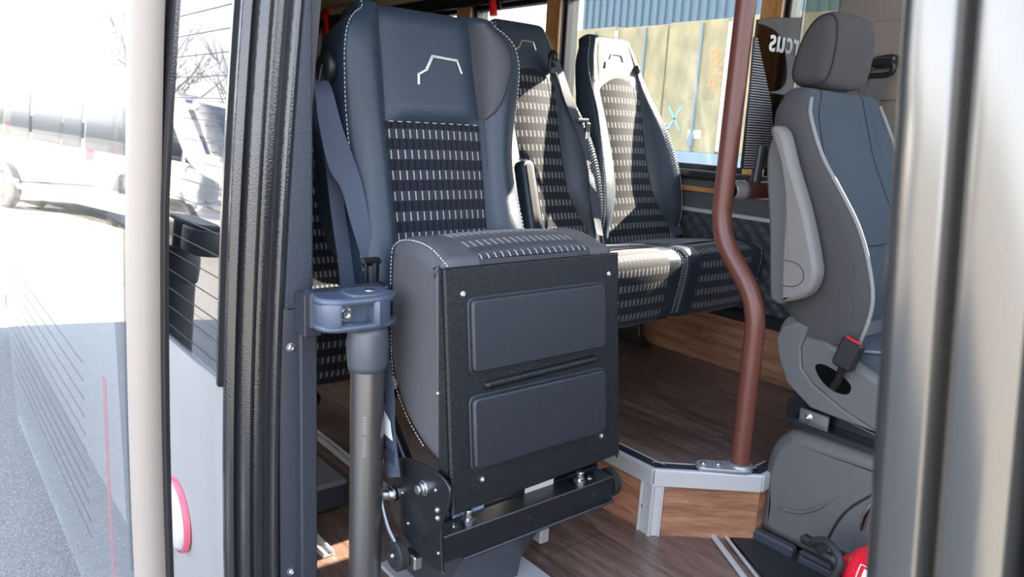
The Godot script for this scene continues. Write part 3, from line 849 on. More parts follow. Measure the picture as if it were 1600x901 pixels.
# rows: [v, half width of the centre, half width, bolster crest, edge depth, back depth]
func seat_back(root: Node3D, fr: Array, c: float, rows: Array, arch: Callable, emblem: Array, pillow := 0.012) -> void:
	var v0: float = rows[0][0]
	var v1: float = rows[-1][0]
	var list := []
	for i in 41:
		var r := row_at(rows, lerp(v0, v1, i / 40.0))
		r.append(0.0)
		list.append(r)
	var roll := 0.034
	for j in range(1, 6):
		var a := j / 5.0 * PI / 2
		var r: Array = list[40].duplicate()
		r[0] += roll * sin(a); r[6] = -roll * (1 - cos(a))
		r[2] *= 1 - 0.16 * (1 - cos(a)); r[1] *= 1 - 0.10 * (1 - cos(a)); r[3] *= cos(a); r[4] = r[4] * cos(a)
		list.append(r)
	var last: Array = list[-1].duplicate()
	last[6] = last[5]; last[3] = 0.0; last[4] = 0.0; last[2] *= 0.96
	list.append(last)
	var seams := [[], []]
	var edges := [[], []]
	for s in 2:
		var sg := -1.0 if s == 0 else 1.0
		var grid := []
		for r in list:
			var row := PackedVector3Array()
			for q in 11:
				var t := q / 10.0
				var w: float = lerp(0.0, r[4], t) + r[3] * sin(PI * pow(t, 0.8)) + r[6]
				row.append(on_back(fr, c, sg * lerp(r[1], r[2], t), r[0], w))
			seams[s].append(row[0]); edges[s].append(row[10] + fr[2] * 0.001 + Vector3(0, 0, -sg * 0.001))
			var e: float = r[4] + r[6]
			row.append(on_back(fr, c, sg * (r[2] + 0.004), r[0], lerp(e, r[5], 0.14)))
			row.append(on_back(fr, c, sg * (r[2] + 0.005), r[0], lerp(e, r[5], 0.45)))
			row.append(on_back(fr, c, sg * r[2], r[0], lerp(e, r[5], 0.8)))
			row.append(on_back(fr, c, sg * (r[2] - 0.02), r[0], r[5]))
			grid.append(row)
		var st := st_new(); smooth(st); sheet(st, grid)
		part(root, "side_bolster", fin(st), M.leather, "dark leather side bolster")
	# woven centre
	var g := []; var uv := []
	for i in 25:
		var row := PackedVector3Array(); var ur := PackedVector2Array()
		for q in 13:
			var x := q / 6.0 - 1.0
			var v: float = lerp(v0, arch.call(x), i / 24.0)
			var r := row_at(rows, v)
			row.append(on_back(fr, c, x * r[1], v, 0.008 * (1 - x * x)))
			ur.append(Vector2(x * r[1] / 0.1384 + 0.5, -v / 0.094))
		g.append(row); uv.append(ur)
	var sf := st_new(); smooth(sf); sheet(sf, g, uv)
	part(root, "woven_panel", fin(sf), M.woven_fabric, "woven navy fabric with rows of pale dashes")
	# head pad
	g = []
	var top_seam := []
	var vmax: float = max(arch.call(0.0), arch.call(1.0))
	for i in list.size():
		if i > 0 and list[i][0] <= vmax + 0.012 and i <= 40: continue
		var row := PackedVector3Array()
		for q in 13:
			var x := q / 6.0 - 1.0
			var r: Array = list[i]
			var v: float = r[0]
			if i == 0:
				v = arch.call(x)
				r = row_at(rows, v); r.append(0.0)
			var puff: float = pillow * (1 - pow(abs(x), 6.0)) * (0.0 if i == 0 else min(1.0, (v - arch.call(x)) / 0.025)) if i <= 40 else pillow * (1 - pow(abs(x), 6.0)) * (list[40][4] * 0 + max(0.0, 1.0 - (i - 40) / 5.0))
			row.append(on_back(fr, c, x * r[1], v, r[6] + puff))
			if i == 0: top_seam.append(on_back(fr, c, x * r[1], v, 0.006))
		g.append(row)
	var sh := st_new(); smooth(sh); sheet(sh, g)
	part(root, "head_pad", fin(sh), M.leather, "smooth dark leather head pad")
	# back shell
	g = []
	for r in list:
		var row := PackedVector3Array()
		for q in 7:
			var x := q / 3.0 - 1.0
			row.append(on_back(fr, c, x * (r[2] - 0.02), r[0], r[5] - 0.012 * (1 - x * x)))
		g.append(row)
	var sb := st_new(); smooth(sb); sheet(sb, g)
	part(root, "back_shell", fin(sb), M.black_plastic)
	# visible threads
	var ss := st_new()
	for s in 2:
		stitches(ss, edges[s].slice(2, 43))
	part(root, "edge_stitching", fin(ss), M.thread, "pale edge stitching")
	ss = st_new()
	for s in 2: stitches(ss, seams[s].slice(20, 41).map(func(p): return p + Vector3(0, 0, (1 if s == 0 else -1) * 0.006) + fr[2] * 0.0125), 0.004, 0.004, 0.0010)
	part(root, "seam_stitching", fin(ss), M.dark_thread)
	# emblem: one bent strip of thin metal
	var se := st_new()
	for i in emblem.size() - 1:
		var a := on_back(fr, c, emblem[i][0], emblem[i][1], pillow + 0.001)
		var b := on_back(fr, c, emblem[i + 1][0], emblem[i + 1][1], pillow + 0.001)
		var wd: float = emblem[i][2]
		var d := (b - a).normalized()
		var side: Vector3 = d.cross(fr[2])
		box(se, Vector3.ZERO, Vector3(wd, 0.003, (b - a).length() + wd * 0.7), 0.0008, Transform3D(Basis(side, fr[2], side.cross(fr[2])), (a + b) / 2))
	part(root, "emblem", fin(se), M.emblem, "silver line emblem of a bus outline")

# padded cushion: side outline (x, y) carried across z, rounded at its two sides
func cushion(root: Node3D, outline: Array, zc: float, hw: float, hf: float, r: float, from: int, to: int, called := "cushion", side_mat: Material = null, pitch := 0.094) -> void:
	var pts := spline2(outline, 5)
	var n := pts.size()
	var area := 0.0
	for i in n: area += pts[i].cross(pts[(i + 1) % n])
	var sg := 1.0 if area > 0 else -1.0
	var nor := PackedVector2Array(); var arc := PackedFloat32Array()
	var run := 0.0
	for i in n:
		var d := (pts[(i + 1) % n] - pts[(i + n - 1) % n]).normalized()
		nor.append(Vector2(d.y, -d.x) * sg)
		arc.append(run)
		run += (pts[(i + 1) % n] - pts[i]).length()
	var ring := func(u: float, crown: float) -> PackedVector3Array:
		var e: float = hw - abs(u)
		var ins: float = r - sqrt(max(0.0, r * r - pow(r - e, 2))) if e < r else 0.0
		var row := PackedVector3Array()
		for i in n:
			var p: Vector2 = pts[i] - nor[i] * (ins - crown)
			row.append(Vector3(p.x, p.y, zc - u))
		return row
	for s in [-1.0, 1.0]:
		var st := st_new(); smooth(st)
		var rows := []
		for k in 12:
			var t := k / 11.0
			rows.append(ring.call(s * lerp(hf, hw, 1 - pow(1 - t, 2)), 0.0))
		sheet(st, rows, [], true)
		flat(st)
		var idx := Geometry2D.triangulate_polygon(pts)
		for q in range(0, idx.size(), 3): tri(st, rows[-1][idx[q]], rows[-1][idx[q + 1]], rows[-1][idx[q + 2]])
		part(root, called + "_side", fin(st), side_mat if side_mat else M.leather, "dark leather cushion side")
	var st := st_new(); smooth(st)
	var rows := []; var uvs := []
	for k in 9:
		var x := k / 4.0 - 1.0
		var rg: PackedVector3Array = ring.call(x * hf, 0.004 * (1 - x * x))
		var ur := PackedVector2Array()
		for i in n: ur.append(Vector2(x * hf / 0.1384 + 0.5, arc[i] / pitch))
		rows.append(rg.slice(from, to)); uvs.append(ur.slice(from, to))
	sheet(st, rows, uvs)
	part(root, called + "_fabric", fin(st), M.woven_fabric, "woven navy fabric with rows of pale dashes")
	st = st_new(); smooth(st)
	rows = []
	for k in 5:
		var rg: PackedVector3Array = ring.call((k / 2.0 - 1.0) * hf, -0.001)
		rg.append(rg[0])
		var cut := rg.slice(to - 1)
		cut.append_array(rg.slice(1, from + 1))
		rows.append(cut)
	sheet(st, rows)
	part(root, called + "_underside", fin(st), M.black_plastic)

func build_tip_up_seat() -> Node3D:
	var t := thing("tip_up_seat", "large dark leather seat with its cushion folded up against the door post", "seat", Vector3(-0.1, 0, -0.235))
	var fr := recline(-0.303, 0.63, 0.23)
	var rows := [[-0.06, 0.130, 0.215, 0.028, 0.015, -0.10], [0.05, 0.128, 0.228, 0.034, 0.020, -0.11], [0.14, 0.127, 0.232, 0.036, 0.012, -0.12], [0.24, 0.129, 0.226, 0.034, 0.002, -0.12], [0.32, 0.131, 0.226, 0.034, 0.002, -0.12], [0.40, 0.131, 0.232, 0.034, 0.014, -0.12], [0.48, 0.128, 0.237, 0.034, 0.034, -0.115], [0.54, 0.126, 0.236, 0.032, 0.046, -0.11], [0.58, 0.126, 0.226, 0.030, 0.048, -0.105], [0.61, 0.125, 0.205, 0.026, 0.042, -0.10], [0.628, 0.124, 0.180, 0.020, 0.034, -0.10]]
	seat_back(t, fr, 0.229, rows, func(_x: float) -> float: return 0.392, [[-0.042, 0.478, 0.006], [-0.040, 0.500, 0.006], [-0.018, 0.512, 0.008], [0.002, 0.545, 0.007], [0.072, 0.541, 0.005], [0.082, 0.512, 0.004]], 0.014)
	# seam threads round the head pad's lower edge and the right wing
	var ss := st_new()
	var line := []
	for k in 12: line.append(on_back(fr, 0.229, lerp(-0.128, 0.128, k / 11.0), 0.390, 0.011))
	stitches(ss, line, 0.012, 0.006, 0.0008)
	part(t, "pad_stitching", fin(ss), M.thread)
	var wing := []
	var rim := []
	for k in 15:
		var v: float = lerp(0.404, 0.632, k / 14.0)
		var r := row_at(rows, min(v, 0.628))
		var tm: float = 0.74 * sqrt(clamp((v - 0.402) / 0.13, 0.0, 1.0)) * (1.0 - 0.25 * clamp((v - 0.57) / 0.06, 0.0, 1.0))
		var row := PackedVector3Array()
		for q in 9:
			var tt := tm * q / 8.0
			var w: float = lerp(0.0, r[4], tt) + r[3] * sin(PI * pow(tt, 0.8)) + 0.0016 + 0.004 * sin(PI * q / 8.0)
			row.append(on_back(fr, 0.229, lerp(r[1], r[2], tt), v, w))
		wing.append(row)
		rim.append(row[8] + fr[2] * 0.0005)
	ss = st_new(); smooth(ss); sheet(ss, wing)
	part(t, "wing_panel", fin(ss), M.wing_leather, "dark grey leather wing panel")
	ss = st_new(); tube(ss, rim, 0.0014, 6)
	part(t, "wing_seam", fin(ss), M.dark_thread)
	# folded cushion
	cushion(t, [Vector2(0.004, 0.752), Vector2(-0.03, 0.776), Vector2(-0.10, 0.792), Vector2(-0.165, 0.786), Vector2(-0.200, 0.755), Vector2(-0.203, 0.62), Vector2(-0.188, 0.50), Vector2(-0.135, 0.425), Vector2(-0.055, 0.375), Vector2(0.030, 0.36), Vector2(0.040, 0.42), Vector2(0.020, 0.60)], -0.2335, 0.232, 0.148, 0.035, 1, 38, "cushion", M.grey_leatherette, 0.12)
	ss = st_new()
	var edge_line := []
	for q in [[-0.203, 0.60], [-0.205, 0.735], [-0.185, 0.772], [-0.13, 0.786], [-0.06, 0.782], [0.0, 0.757]]: edge_line.append(Vector3(q[0], q[1], -0.013))
	stitches(ss, spline3(edge_line, 6), 0.005, 0.003, 0.001)
	edge_line = []
	for q in [[-0.203, 0.64], [-0.190, 0.50], [-0.137, 0.423], [-0.060, 0.374]]: edge_line.append(Vector3(q[0], q[1], -0.013))
	stitches(ss, spline3(edge_line, 6), 0.005, 0.003, 0.001)
	part(t, "cushion_stitching", fin(ss), M.thread)
	# black pan under the cushion, tilted
	var A := Vector3(0.121, -0.993, 0).normalized()
	var N := Vector3(0.993, 0.121, 0).normalized()
	var pf := Transform3D(Basis(Vector3(0, 0, -1), -A, N), Vector3(0, 0.755, 0))
	var st := st_new()
	prism(st, PackedVector2Array([Vector2(-0.004, 0.0), Vector2(0.459, 0.0), Vector2(0.459, -0.462), Vector2(-0.004, -0.474)]), 0.014, 0.004, pf)
	# side flanges, wider towards the foot
	for z in [0.0, -0.457]:
		prism(st, PackedVector2Array([Vector2(0.010, 0.755), Vector2(-0.004, 0.755), Vector2(0.020, 0.35), Vector2(0.066, 0.29)]), 0.004, 0.0, Transform3D(Basis(), Vector3(0, 0, z)))
	var pan := part(t, "seat_pan", fin(st), M.seat_pan_plastic, "black grained plastic seat pan")
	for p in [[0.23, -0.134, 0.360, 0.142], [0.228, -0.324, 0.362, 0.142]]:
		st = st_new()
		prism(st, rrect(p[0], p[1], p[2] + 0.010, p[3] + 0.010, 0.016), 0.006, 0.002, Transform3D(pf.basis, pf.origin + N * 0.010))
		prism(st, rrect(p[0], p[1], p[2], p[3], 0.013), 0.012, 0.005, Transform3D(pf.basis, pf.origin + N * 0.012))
		part(pan, "raised_field", fin(st), M.pan_plastic_sky_sheen, "raised rounded field with sky sheen in its colour")
	st = st_new()
	tube(st, [pf * Vector3(0.088, -0.2335, 0.016), pf * Vector3(0.378, -0.2260, 0.016)], 0.0085, 10)
	for q in [[0.088, -0.2335], [0.378, -0.226]]: lathe(st, pf * Vector3(q[0], q[1], 0.016), N, [[0.0085, -0.004], [0.0085, 0.0], [0.006, 0.006], [0.0, 0.0085]], 10, false)
	part(pan, "grip_bar", fin(st), M.seat_pan_plastic, "moulded grip bar")
	for q in [[0.036, -0.052], [0.427, -0.046], [0.068, -0.419], [0.399, -0.405]]:
		bolt(pan, pf * Vector3(q[0], q[1], 0.014), N, 0.0055)
	bolt(pan, Vector3(0.008, 0.514, 0.0045), Vector3(0, 0, 1), 0.0045)
	# steel base: side plates, rails, tray, wheels
	var plate := spline2([Vector2(-0.150, 0.275), Vector2(-0.105, 0.340), Vector2(-0.02, 0.362), Vector2(0.050, 0.366), Vector2(0.080, 0.350), Vector2(0.078, 0.316), Vector2(0.058, 0.260), Vector2(0.066, 0.178), Vector2(0.060, 0.168), Vector2(-0.03, 0.168), Vector2(-0.120, 0.205)], 5)
	for z in [0.014, -0.478]:
		st = st_new()
		prism(st, plate, 0.006, 0.0015, Transform3D(Basis(), Vector3(0 if z > 0 else -0.07, 0, z)))
		var sp := part(t, "side_plate", fin(st), M.black_steel, "black steel hinge plate")
		if z > 0:
			cap_screw(sp, Vector3(-0.004, 0.318, 0.020), Vector3(0, 0, 1), 0.0098, 0.018)
			for q in [[0.043, 0.292], [0.045, 0.276]]: bolt(sp, Vector3(q[0], q[1], 0.020), Vector3(0, 0, 1), 0.0055)
			for q in [[0.035, 0.330], [0.052, 0.205], [-0.085, 0.272], [-0.06, 0.215]]: bolt(sp, Vector3(q[0], q[1], 0.020), Vector3(0, 0, 1), 0.0035)
			cap_screw(sp, Vector3(-0.120, 0.255, 0.020), Vector3(-0.25, 0, 1), 0.0105, 0.026)
	st = st_new()
	box(st, Vector3(0.045, 0.203, -0.2325), Vector3(0.006, 0.058, 0.480), 0.002)
	box(st, Vector3(0.018, 0.228, -0.2325), Vector3(0.054, 0.005, 0.480), 0.0015)
	box(st, Vector3(0.052, 0.175, -0.252), Vector3(0.018, 0.006, 0.430), 0.002)
	box(st, Vector3(-0.010, 0.205, -0.2325), Vector3(0.006, 0.060, 0.476), 0.001)
	box(st, Vector3(-0.060, 0.180, -0.2325), Vector3(0.100, 0.006, 0.476), 0.001)
	var rail := part(t, "base_rail", fin(st), M.black_steel, "black steel cross rail")
	for z in [-0.070, -0.385]:
		cap_screw(rail, Vector3(0.022, 0.2305, z), Vector3.UP, 0.0088, 0.026)
		st = st_new(); lathe(st, Vector3(0.03, 0.172, z), Vector3.DOWN, [[0.006, 0.0], [0.006, 0.016], [0.004, 0.019], [0.0, 0.019]], 12)
		part(rail, "stud", fin(st), M.zinc)
	for z in [-0.035, -0.415]: bolt(rail, Vector3(0.022, 0.2305, z), Vector3.UP, 0.006)
	for z in [-0.215, -0.405]:
		st = st_new(); lathe(st, Vector3(0.0481, 0.205, z), Vector3(1, 0, 0), [[0.006, 0.0], [0.0045, 0.0008], [0.004, -0.001], [0.0, -0.001]], 12)
		part(rail, "hole", fin(st), M.rubber)
	for q in [[-0.049, -0.129, 0.213, 0.231, "sticker_blue"], [-0.242, -0.326, 0.228, 0.247, "sticker_white"]]:
		st = st_new()
		box(st, Vector3(-0.0035, (q[2] + q[3]) / 2 + 0.006, (q[0] + q[1]) / 2), Vector3(0.001, q[3] - q[2] + 0.006, abs(q[1] - q[0])), 0.0)
		part(rail, "rating_sticker", fin(st), M[q[4]], "small pale rating sticker")
	ring_text(rail, Vector3(-0.0028, 0.227, -0.066))
	for w in [[Vector3(-0.072, 0.145, 0.036), 1.0], [Vector3(0.004, 0.190, -0.505), -1.0]]:
		st = st_new()
		lathe(st, w[0] - Vector3(0, 0, 0.011), Vector3(0, 0, 1), [[0.0, 0.0], [0.030, 0.0], [0.034, 0.003], [0.034, 0.019], [0.030, 0.022], [0.024, 0.022], [0.023, 0.018], [0.010, 0.018], [0.009, 0.023], [0.0, 0.023]], 28)
		var wh := part(t, "wheel", fin(st), M.rubber, "small black rubber wheel")
		bolt(wh, w[0] + Vector3(0, 0, 0.012), Vector3(0, 0, 1), 0.006)
	st = st_new(); box(st, Vector3(-0.045, 0.142, 0.016), Vector3(0.045, 0.03, 0.02), 0.003)
	part(t, "wheel_bracket", fin(st), M.zinc)
	# silver release lever
	st = st_new()
	var lv := spline3([Vector3(-0.128, 0.335, 0.042), Vector3(-0.130, 0.295, 0.045), Vector3(-0.118, 0.245, 0.048), Vector3(-0.088, 0.205, 0.050), Vector3(-0.060, 0.186, 0.050)], 6)
	var ll := []; var lr := []
	for p: Vector3 in lv: ll.append(p + Vector3(-0.007, -0.003, 0)); lr.append(p + Vector3(0.007, 0.003, 0.004))
	ribbon(st, ll, lr, 0.004, 1)
	part(t, "release_lever", fin(st), M.pole_grey, "curved silver release lever")
	# pedestal under the base
	st = st_new()
	prism(st, PackedVector2Array([Vector2(-0.17, 0.17), Vector2(0.040, 0.17), Vector2(-0.02, 0.06), Vector2(-0.03, 0.0), Vector2(-0.20, 0.0)]), 0.20, 0.004, Transform3D(Basis(), Vector3(0, 0, -0.26)))
	part(t, "pedestal", fin(st), M.painted_plate, "dark grey sloping pedestal")
	st = st_new()
	box(st, Vector3(-0.10, 0.006, -0.17), Vector3(0.30, 0.010, 0.30), 0.003)
	box(st, Vector3(-0.12, 0.09, -0.40), Vector3(0.05, 0.16, 0.03), 0.004)
	part(t, "foot_plate", fin(st), M.aluminium)
	# struts from the base up to the back
	for z in [-0.02, -0.44]:
		st = st_new()
		tube(st, [Vector3(-0.12, 0.29, z), Vector3(-0.29, 0.45, z), Vector3(-0.35, 0.62, z)], 0.016, 10)
		part(t, "hinge_arm", fin(st), M.black_steel)
	return t

func ring_text(root: Node3D, p: Vector3) -> void:
	var st := st_new()
	for k in 20:
		var a := TAU * k / 20; var b := TAU * (k + 1) / 20
		tube(st, [p + Vector3(0, sin(a), -cos(a)) * 0.0085, p + Vector3(0, sin(b), -cos(b)) * 0.0085], 0.0007, 5, false)
	part(root, "mark_ring", fin(st), M.print_dark)
	var tm := TextMesh.new()
	tm.text = "E4"
	tm.font = SystemFont.new()
	(tm.font as SystemFont).font_names = PackedStringArray(["Droid Sans"])
	tm.font_size = 32; tm.pixel_size = 0.00028; tm.depth = 0.0006
	var o := MeshInstance3D.new()
	o.name = "mark_text"; o.mesh = tm; o.material_override = M.print_dark
	root.add_child(o, true)
	o.transform = Transform3D(Basis(Vector3(0, 0, -1), Vector3.UP, Vector3(1, 0, 0)), p)

# fixed bench seat: back centred at z = -c on the raised floor
func build_bench_seat(c: float, label: String, armrest: bool, leg_x := 0.0) -> Node3D:
	var t := thing("bench_seat", label, "seat", Vector3(-0.55, 0.181, -c), "bench seats")
	var fr := recline(-0.70, 0.60, 0.32)
	var rows := [[-0.02, 0.175, 0.205, 0.008, 0.004, -0.10], [0.06, 0.170, 0.210, 0.010, 0.010, -0.105], [0.12, 0.140, 0.211, 0.014, 0.036, -0.11], [0.20, 0.106, 0.210, 0.016, 0.052, -0.115], [0.30, 0.096, 0.204, 0.016, 0.058, -0.115], [0.40, 0.098, 0.190, 0.014, 0.052, -0.11], [0.50, 0.104, 0.168, 0.012, 0.034, -0.105], [0.58, 0.108, 0.154, 0.008, 0.012, -0.10], [0.66, 0.104, 0.143, 0.006, -0.004, -0.095], [0.73, 0.094, 0.128, 0.005, -0.008, -0.09], [0.775, 0.080, 0.108, 0.004, -0.008, -0.085]]
	seat_back(t, fr, c, rows, func(x: float) -> float: return 0.585 + 0.052 * (1 - x * x), [[-0.060, 0.676, 0.006], [-0.054, 0.696, 0.006], [-0.034, 0.704, 0.006], [-0.016, 0.730, 0.006], [0.036, 0.730, 0.005], [0.042, 0.704, 0.005]], 0.004)
	cushion(t, [Vector2(-0.40, 0.662), Vector2(-0.352, 0.655), Vector2(-0.328, 0.625), Vector2(-0.335, 0.54), Vector2(-0.352, 0.455), Vector2(-0.385, 0.432), Vector2(-0.55, 0.435), Vector2(-0.74, 0.45), Vector2(-0.775, 0.50), Vector2(-0.77, 0.585), Vector2(-0.70, 0.622), Vector2(-0.55, 0.648)], -c, 0.214, 0.140, 0.028, 0, 60, "cushion")
	var st := st_new()
	for s in [-1.0, 1.0]:
		stitches(st, spline3([Vector3(-0.60, 0.640, -c + s * 0.206), Vector3(-0.40, 0.658, -c + s * 0.206), Vector3(-0.348, 0.650, -c + s * 0.206), Vector3(-0.330, 0.620, -c + s * 0.206), Vector3(-0.338, 0.54, -c + s * 0.206), Vector3(-0.354, 0.455, -c + s * 0.206)], 6), 0.005, 0.004, 0.0009)
	part(t, "cushion_stitching", fin(st), M.thread)
	st = st_new()
	box(st, Vector3(-0.60, 0.425, -c), Vector3(0.30, 0.02, 0.38), 0.004)
	part(t, "seat_frame", fin(st), M.black_steel)
	for s in [-0.14, 0.14]:
		st = st_new()
		prism(st, spline2([Vector2(-0.82, 0.42), Vector2(-0.70, 0.42), Vector2(-0.78, 0.32), Vector2(-0.78, 0.22), Vector2(-0.74, 0.185), Vector2(-0.92, 0.185), Vector2(-0.88, 0.24), Vector2(-0.85, 0.32)], 4), 0.03, 0.004, Transform3D(Basis(), Vector3(leg_x, 0, -c + s - 0.015)))
		part(t, "leg", fin(st), M.black_steel, "black steel leg")
	if armrest:
		st = st_new()
		var ar := Transform3D(Basis(Vector3(0, 0, -1), fr[1], fr[2]), on_back(fr, 0, 0, 0.02, 0.135))
		prism(st, rrect(c - 0.218, 0.13, 0.052, 0.26, 0.020), 0.045, 0.010, ar)
		part(t, "armrest", fin(st), M.leather, "upright folded leather armrest")
		st = st_new()
		prism(st, rrect(c - 0.218, 0.13, 0.020, 0.23, 0.006), 0.004, 0.001, Transform3D(ar.basis, ar.origin + fr[2] * 0.043))
		part(t, "armrest_inlay", fin(st), M.black_plastic)
	return t

func v3(a: Array) -> Array:
	return a.map(func(p): return Vector3(p[0], p[1], p[2]))

func belt(t: Node3D, strips: Array, guide: Vector3, tongue: Vector3, k := 1.0) -> void:
	for s in strips:
		var st := st_new()
		ribbon(st, v3(s[0]), v3(s[1]), 0.0022)
		part(t, "belt_webbing", fin(st), M.webbing, "navy woven belt webbing")
	var st := st_new()
	lathe(st, guide + Vector3(0, 0, -0.012), Vector3(0, 0, 1), [[0.0, 0.0], [0.018 * k, 0.0], [0.022 * k, 0.004], [0.022 * k, 0.012 * k], [0.015 * k, 0.018 * k], [0.0, 0.020 * k]], 20, false)
	lathe(st, guide + Vector3(0.004, -0.018, -0.006), Vector3(0.2, -0.3, 1), [[0.0, 0.0], [0.014, 0.0], [0.016, 0.006], [0.012, 0.014], [0.0, 0.016]], 16, false)
	prism(st, spline2([Vector2(-0.035, -0.040), Vector2(0.028, -0.045), Vector2(0.022, 0.012), Vector2(-0.010, 0.026), Vector2(-0.032, 0.0)], 4), 0.008, 0.002, Transform3D(Basis(Vector3(0.35, 0, 0.93).normalized(), Vector3.UP, Vector3(0.93, 0, -0.35).normalized()), guide + Vector3(0, -0.008, 0)))
	part(t, "belt_guide", fin(st), M.black_plastic, "black belt guide")
	if tongue != Vector3.ZERO:
		st = st_new()
		box(st, tongue, Vector3(0.010, 0.016, 0.055), 0.004)
		box(st, tongue + Vector3(0.012, -0.022, -0.012), Vector3(0.014, 0.034, 0.022), 0.004)
		var tg := part(t, "belt_tongue", fin(st), M.black_plastic, "black belt tongue")
		st = st_new()
		box(st, tongue + Vector3(0.016, -0.046, -0.012), Vector3(0.003, 0.030, 0.018), 0.001)
		part(tg, "latch_plate", fin(st), M.zinc)

func build_belts(b: Node3D, middle: Node3D, far: Node3D) -> void:
	belt(b, [
		[[[-0.436, 1.100, 0.062], [-0.386, 1.060, 0.071], [-0.368, 1.003, 0.072], [-0.347, 0.913, 0.060], [-0.337, 0.867, 0.035], [-0.323, 0.807, 0.023], [-0.304, 0.732, 0.006], [-0.296, 0.706, -0.004]],
		 [[-0.436, 1.100, 0.022], [-0.387, 1.064, 0.030], [-0.366, 0.992, 0.018], [-0.342, 0.908, -0.005], [-0.326, 0.870, -0.010], [-0.312, 0.805, -0.018], [-0.298, 0.732, -0.028], [-0.294, 0.704, -0.030]]],
		[[[-0.400, 0.930, 0.046], [-0.385, 0.896, 0.046], [-0.363, 0.802, 0.044], [-0.344, 0.721, 0.040], [-0.332, 0.640, 0.036]],
		 [[-0.395, 0.920, 0.010], [-0.375, 0.856, 0.012], [-0.360, 0.788, 0.010], [-0.344, 0.718, 0.004], [-0.331, 0.640, -0.004]]],
		[[[-0.205, 0.640, 0.028], [-0.165, 0.560, 0.030], [-0.140, 0.470, 0.032], [-0.130, 0.407, 0.036], [-0.112, 0.300, 0.040]],
		 [[-0.190, 0.640, 0.024], [-0.145, 0.560, 0.026], [-0.112, 0.470, 0.028], [-0.098, 0.410, 0.034], [-0.066, 0.320, 0.038]]]],
		Vector3(-0.430, 1.118, 0.024), Vector3.ZERO, 1.5)
	var st := st_new()
	box(st, Vector3(-0.288, 0.716, -0.012), Vector3(0.016, 0.018, 0.052), 0.007)
	box(st, Vector3(-0.282, 0.690, -0.020), Vector3(0.012, 0.05, 0.016), 0.005)
	box(st, Vector3(-0.282, 0.690, 0.004), Vector3(0.010, 0.05, 0.008), 0.003)
	part(b, "belt_stalk", fin(st), M.black_plastic, "black plastic belt stalk")
	st = st_new()
	ribbon(st, v3([[-0.134, 0.440, 0.040], [-0.133, 0.415, 0.041], [-0.129, 0.392, 0.041]]), v3([[-0.108, 0.425, 0.040], [-0.100, 0.405, 0.041], [-0.094, 0.388, 0.041]]), 0.002)
	part(b, "belt_label", fin(st), M.sticker_white, "white cloth label")
	st = st_new()
	for q in [[-0.114, 0.352, 0.018], [-0.108, 0.352, 0.018], [-0.101, 0.352, 0.018], [-0.090, 0.352, 0.018]]:
		box(st, Vector3(q[0], q[1], 0.0415), Vector3(0.002, 0.030, 0.002), 0.0, Transform3D())
	box(st, Vector3.ZERO, Vector3(0.002, 0.036, 0.002), 0.0, Transform3D(Basis(Vector3(0, 0, 1), 0.5), Vector3(-0.096, 0.352, 0.0415)))
	part(b, "stitch_mark", fin(st), M.print_dark)
	belt(middle, [
		[[[-0.866, 1.246, -1.006], [-0.849, 1.231, -1.006], [-0.815, 1.122, -1.026], [-0.775, 0.997, -1.069], [-0.741, 0.891, -1.093], [-0.707, 0.785, -1.083], [-0.664, 0.668, -1.083]],
		 [[-0.866, 1.246, -1.028], [-0.851, 1.235, -1.031], [-0.810, 1.125, -1.060], [-0.770, 1.009, -1.097], [-0.732, 0.870, -1.112], [-0.697, 0.784, -1.108], [-0.660, 0.660, -1.112]]]],
		Vector3(-0.868, 1.252, -1.010), Vector3(-0.762, 1.045, -1.075))
	belt(far, [
		[[[-0.915, 1.240, -1.475], [-0.901, 1.227, -1.477], [-0.868, 1.141, -1.510], [-0.832, 1.035, -1.545], [-0.780, 0.867, -1.560], [-0.742, 0.746, -1.556], [-0.692, 0.640, -1.536]],
		 [[-0.915, 1.240, -1.496], [-0.903, 1.234, -1.498], [-0.868, 1.143, -1.536], [-0.832, 1.036, -1.572], [-0.778, 0.867, -1.592], [-0.735, 0.725, -1.590], [-0.690, 0.638, -1.590]]]],
		Vector3(-0.915, 1.246, -1.480), Vector3(-0.820, 1.047, -1.555))

